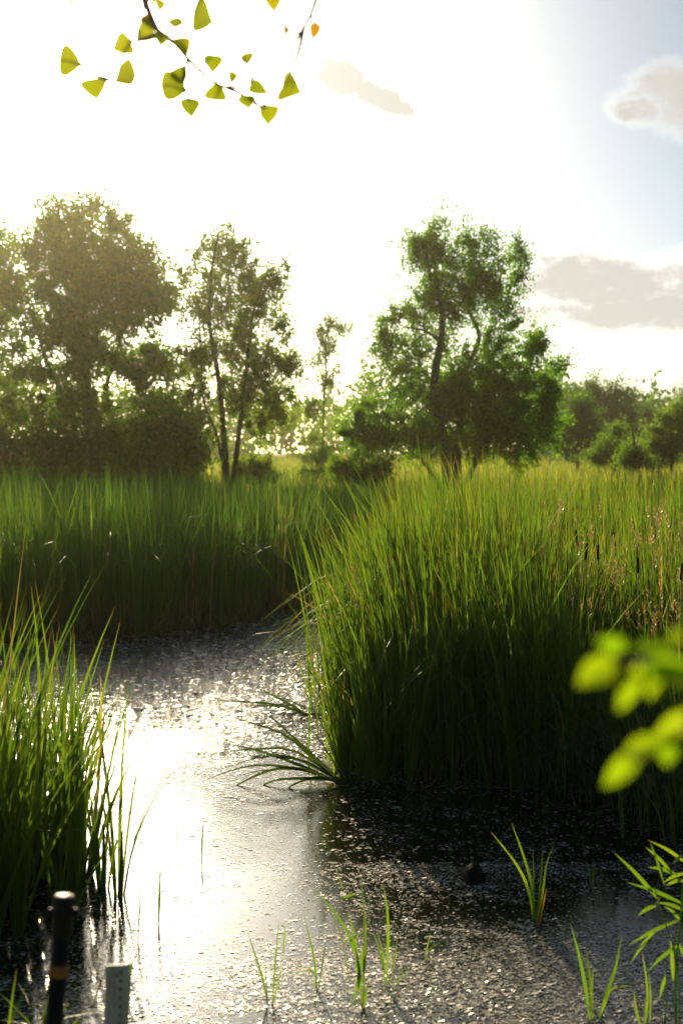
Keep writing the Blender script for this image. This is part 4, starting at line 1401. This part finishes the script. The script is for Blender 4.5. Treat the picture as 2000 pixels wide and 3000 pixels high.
def leafy_branch(name, label, cat, d, conv, sc, twigs, leaves, mat, kind, rad, pet=True, wk=1.2):
    o0 = P(*conv(*twigs[0][0]), d)
    root = empty(name, o0, label, cat)
    tw = []
    for pl in twigs:
        q = np.array([P(*conv(*p), d + 0.02 * math.sin(i * 2.1)) for i, p in enumerate(pl)]) - o0
        q = resample(q, 14)
        tw.append(q)
        r_ = rad * (2.2 if pl is twigs[0] else 1.0)
        v, f, t = tube(q, np.linspace(r_, r_ * 0.45, 14), 7)
        obj('twig', mesh_np('twig', v, [f, t]), M['twig'], root)
    allp = np.vstack(tw)
    for lf in leaves:
        (bx, by), (tx, ty), w = lf[0], lf[1], lf[2]
        mt = lf[3] if len(lf) > 3 else mat
        dd = d + rng.normal(0, 0.05) * d / 3
        b = P(*conv(bx, by), dd) - o0
        t = P(*conv(tx, ty), dd + rng.normal(0, 0.012)) - o0
        V, F, T = leaf_blade(b, t, w * wk / sc * pxm(d), kind, rng.uniform(0.05, 0.2), rng.normal(0, 0.22))
        l = obj('leaf', mesh_np('leaf', V, F, np.full(len(V), rng.random() * 0.9), T), M[mt], root)
        if pet:
            k = np.argmin(np.linalg.norm(allp - b, axis=1))
            a = allp[k]
            if np.linalg.norm(a - b) < 0.13:
                mid = (a + b) / 2 + np.array([0, 0, 0.008])
                v, f, g = tube(resample([a, mid, b + (t - b) * 0.03], 7), np.linspace(rad * 0.55, rad * 0.42, 7), 5)
                obj('petiole', mesh_np('petiole', v, [f, g]), M['petiole'], root)
    return root


ZB = lambda x, y: (150 + x / 1.96, y / 1.96)
leafy_branch('cottonwood_branch', 'blurred twig of heart-shaped leaves hanging in from the top', 'branch', 3.7, ZB, 1.96,
             [[(480, -420), (525, -60), (560, 60), (620, 185), (700, 235), (785, 335)], [(785, 335), (880, 430), (1000, 500), (1150, 465), (1108, 345)],
              [(1600, -260), (1500, 60), (1450, 155), (1380, 260), (1180, 430), (1150, 460)], [(620, 190), (520, 230), (455, 245), (400, 330), (340, 460), (300, 462)],
              [(785, 335), (760, 440), (770, 540), (790, 580)], [(900, -300), (870, -60), (850, 0)], [(1290, -300), (1275, -100), (1270, -40)], [(1000, 500), (1090, 540), (1200, 620)],
              [(1450, 155), (1420, 300), (1380, 400), (1340, 490)], [(340, 460), (230, 420), (180, 380)]],
             [((55, 345), (190, 368), 140), ((245, 460), (258, 578), 122), ((478, 420), (342, 455), 138), ((452, 240), (345, 290), 105), ((505, 165), (618, 218), 118),
              ((528, 100), (612, 182), 62, 'leaf_orange'), ((822, 88), (942, 118), 165), ((715, 155), (725, 78), 72), ((738, 222), (786, 322), 85), ((640, 492), (802, 510), 132),  # first one: its golden sunlight is put into the colour
              ((725, 465), (772, 358), 92), ((802, 572), (795, 685), 106), ((932, 322), (925, 428), 88), ((945, 570), (950, 462), 104), ((1045, 415), (1030, 492), 46),
              ((1105, 352), (1172, 288), 52), ((1150, 488), (1252, 540), 66), ((1124, 552), (1132, 634), 84), ((1245, 612), (1256, 732), 106), ((1332, 498), (1428, 522), 132),
              ((1270, -40), (1282, 72), 82), ((1335, 172), (1372, 170), 52, 'leaf_orange'), ((1520, 140), (1498, 240), 50, 'leaf_orange'), ((590, -50), (588, 25), 76), ((625, 0), (622, 78), 52),
              ((118, -40), (116, 88), 26), ((640, 195), (625, 275), 62), ((960, -60), (985, 22), 50), ((860, -90), (850, 12), 80)],
             'leaf_poplar', 'deltoid', 0.0058, wk=1.3)
ZR = lambda x, y: (1600 + x / 3.92, 1800 + y / 3.92)
leafy_branch('shrub_branch', 'strongly blurred bright yellow green leaves at the right edge', 'branch', 1.2, ZR, 3.92,
             [[(2600, 420), (1900, 480), (1500, 540), (1150, 560), (850, 560), (760, 500)], [(1900, 480), (1900, 900), (1650, 1150), (1400, 1380), (1200, 1480), (950, 1640)]],
             [((905, 380), (590, 300), 190), ((830, 540), (345, 790), 330), ((1050, 560), (840, 1150), 240), ((1250, 560), (1195, 1000), 190), ((1120, 600), (1750, 650), 270),
              ((1400, 250), (1580, 270), 160), ((1500, 420), (960, 370), 170, 'leaf_near_dark'), ((1320, 1420), (840, 1660), 240), ((1050, 1560), (660, 1990), 230),
              ((1400, 1360), (1375, 1760), 200), ((1650, 1120), (1250, 1440), 230), ((1700, 700), (1420, 820), 170, 'leaf_near_dark')],
             'leaf_near', 'ovate', 0.0018, pet=False, wk=1.12)

# HAZE-BLOCK
def build_haze():
    x0, x1, y0, y1, z0, z1 = -490.0, 490.0, -110.0, 810.0, -1.6, 16.5
    V = [(x0, y0, z0), (x1, y0, z0), (x1, y1, z0), (x0, y1, z0), (x0, y0, z1), (x1, y0, z1), (x1, y1, z1), (x0, y1, z1)]
    F = np.array([[3, 2, 1, 0], [4, 5, 6, 7], [0, 1, 5, 4], [1, 2, 6, 5], [2, 3, 7, 6], [3, 0, 4, 7]])
    m = bpy.data.materials.new('evening_haze')
    m.use_nodes = True
    w = NT(m.node_tree)
    v = w.n('ShaderNodeVolumePrincipled', ins={'Color': c4(1.0, 0.95, 0.62), 'Density': 0.0003, 'Anisotropy': 0.85})
    out = w.n('ShaderNodeOutputMaterial')
    w.link(v.outputs[0], out.inputs['Volume'])
    tag(obj('haze', mesh_np('haze', V, F, smooth=False), m), 'thin golden evening haze over the marsh', 'haze', kind='stuff')


build_haze()
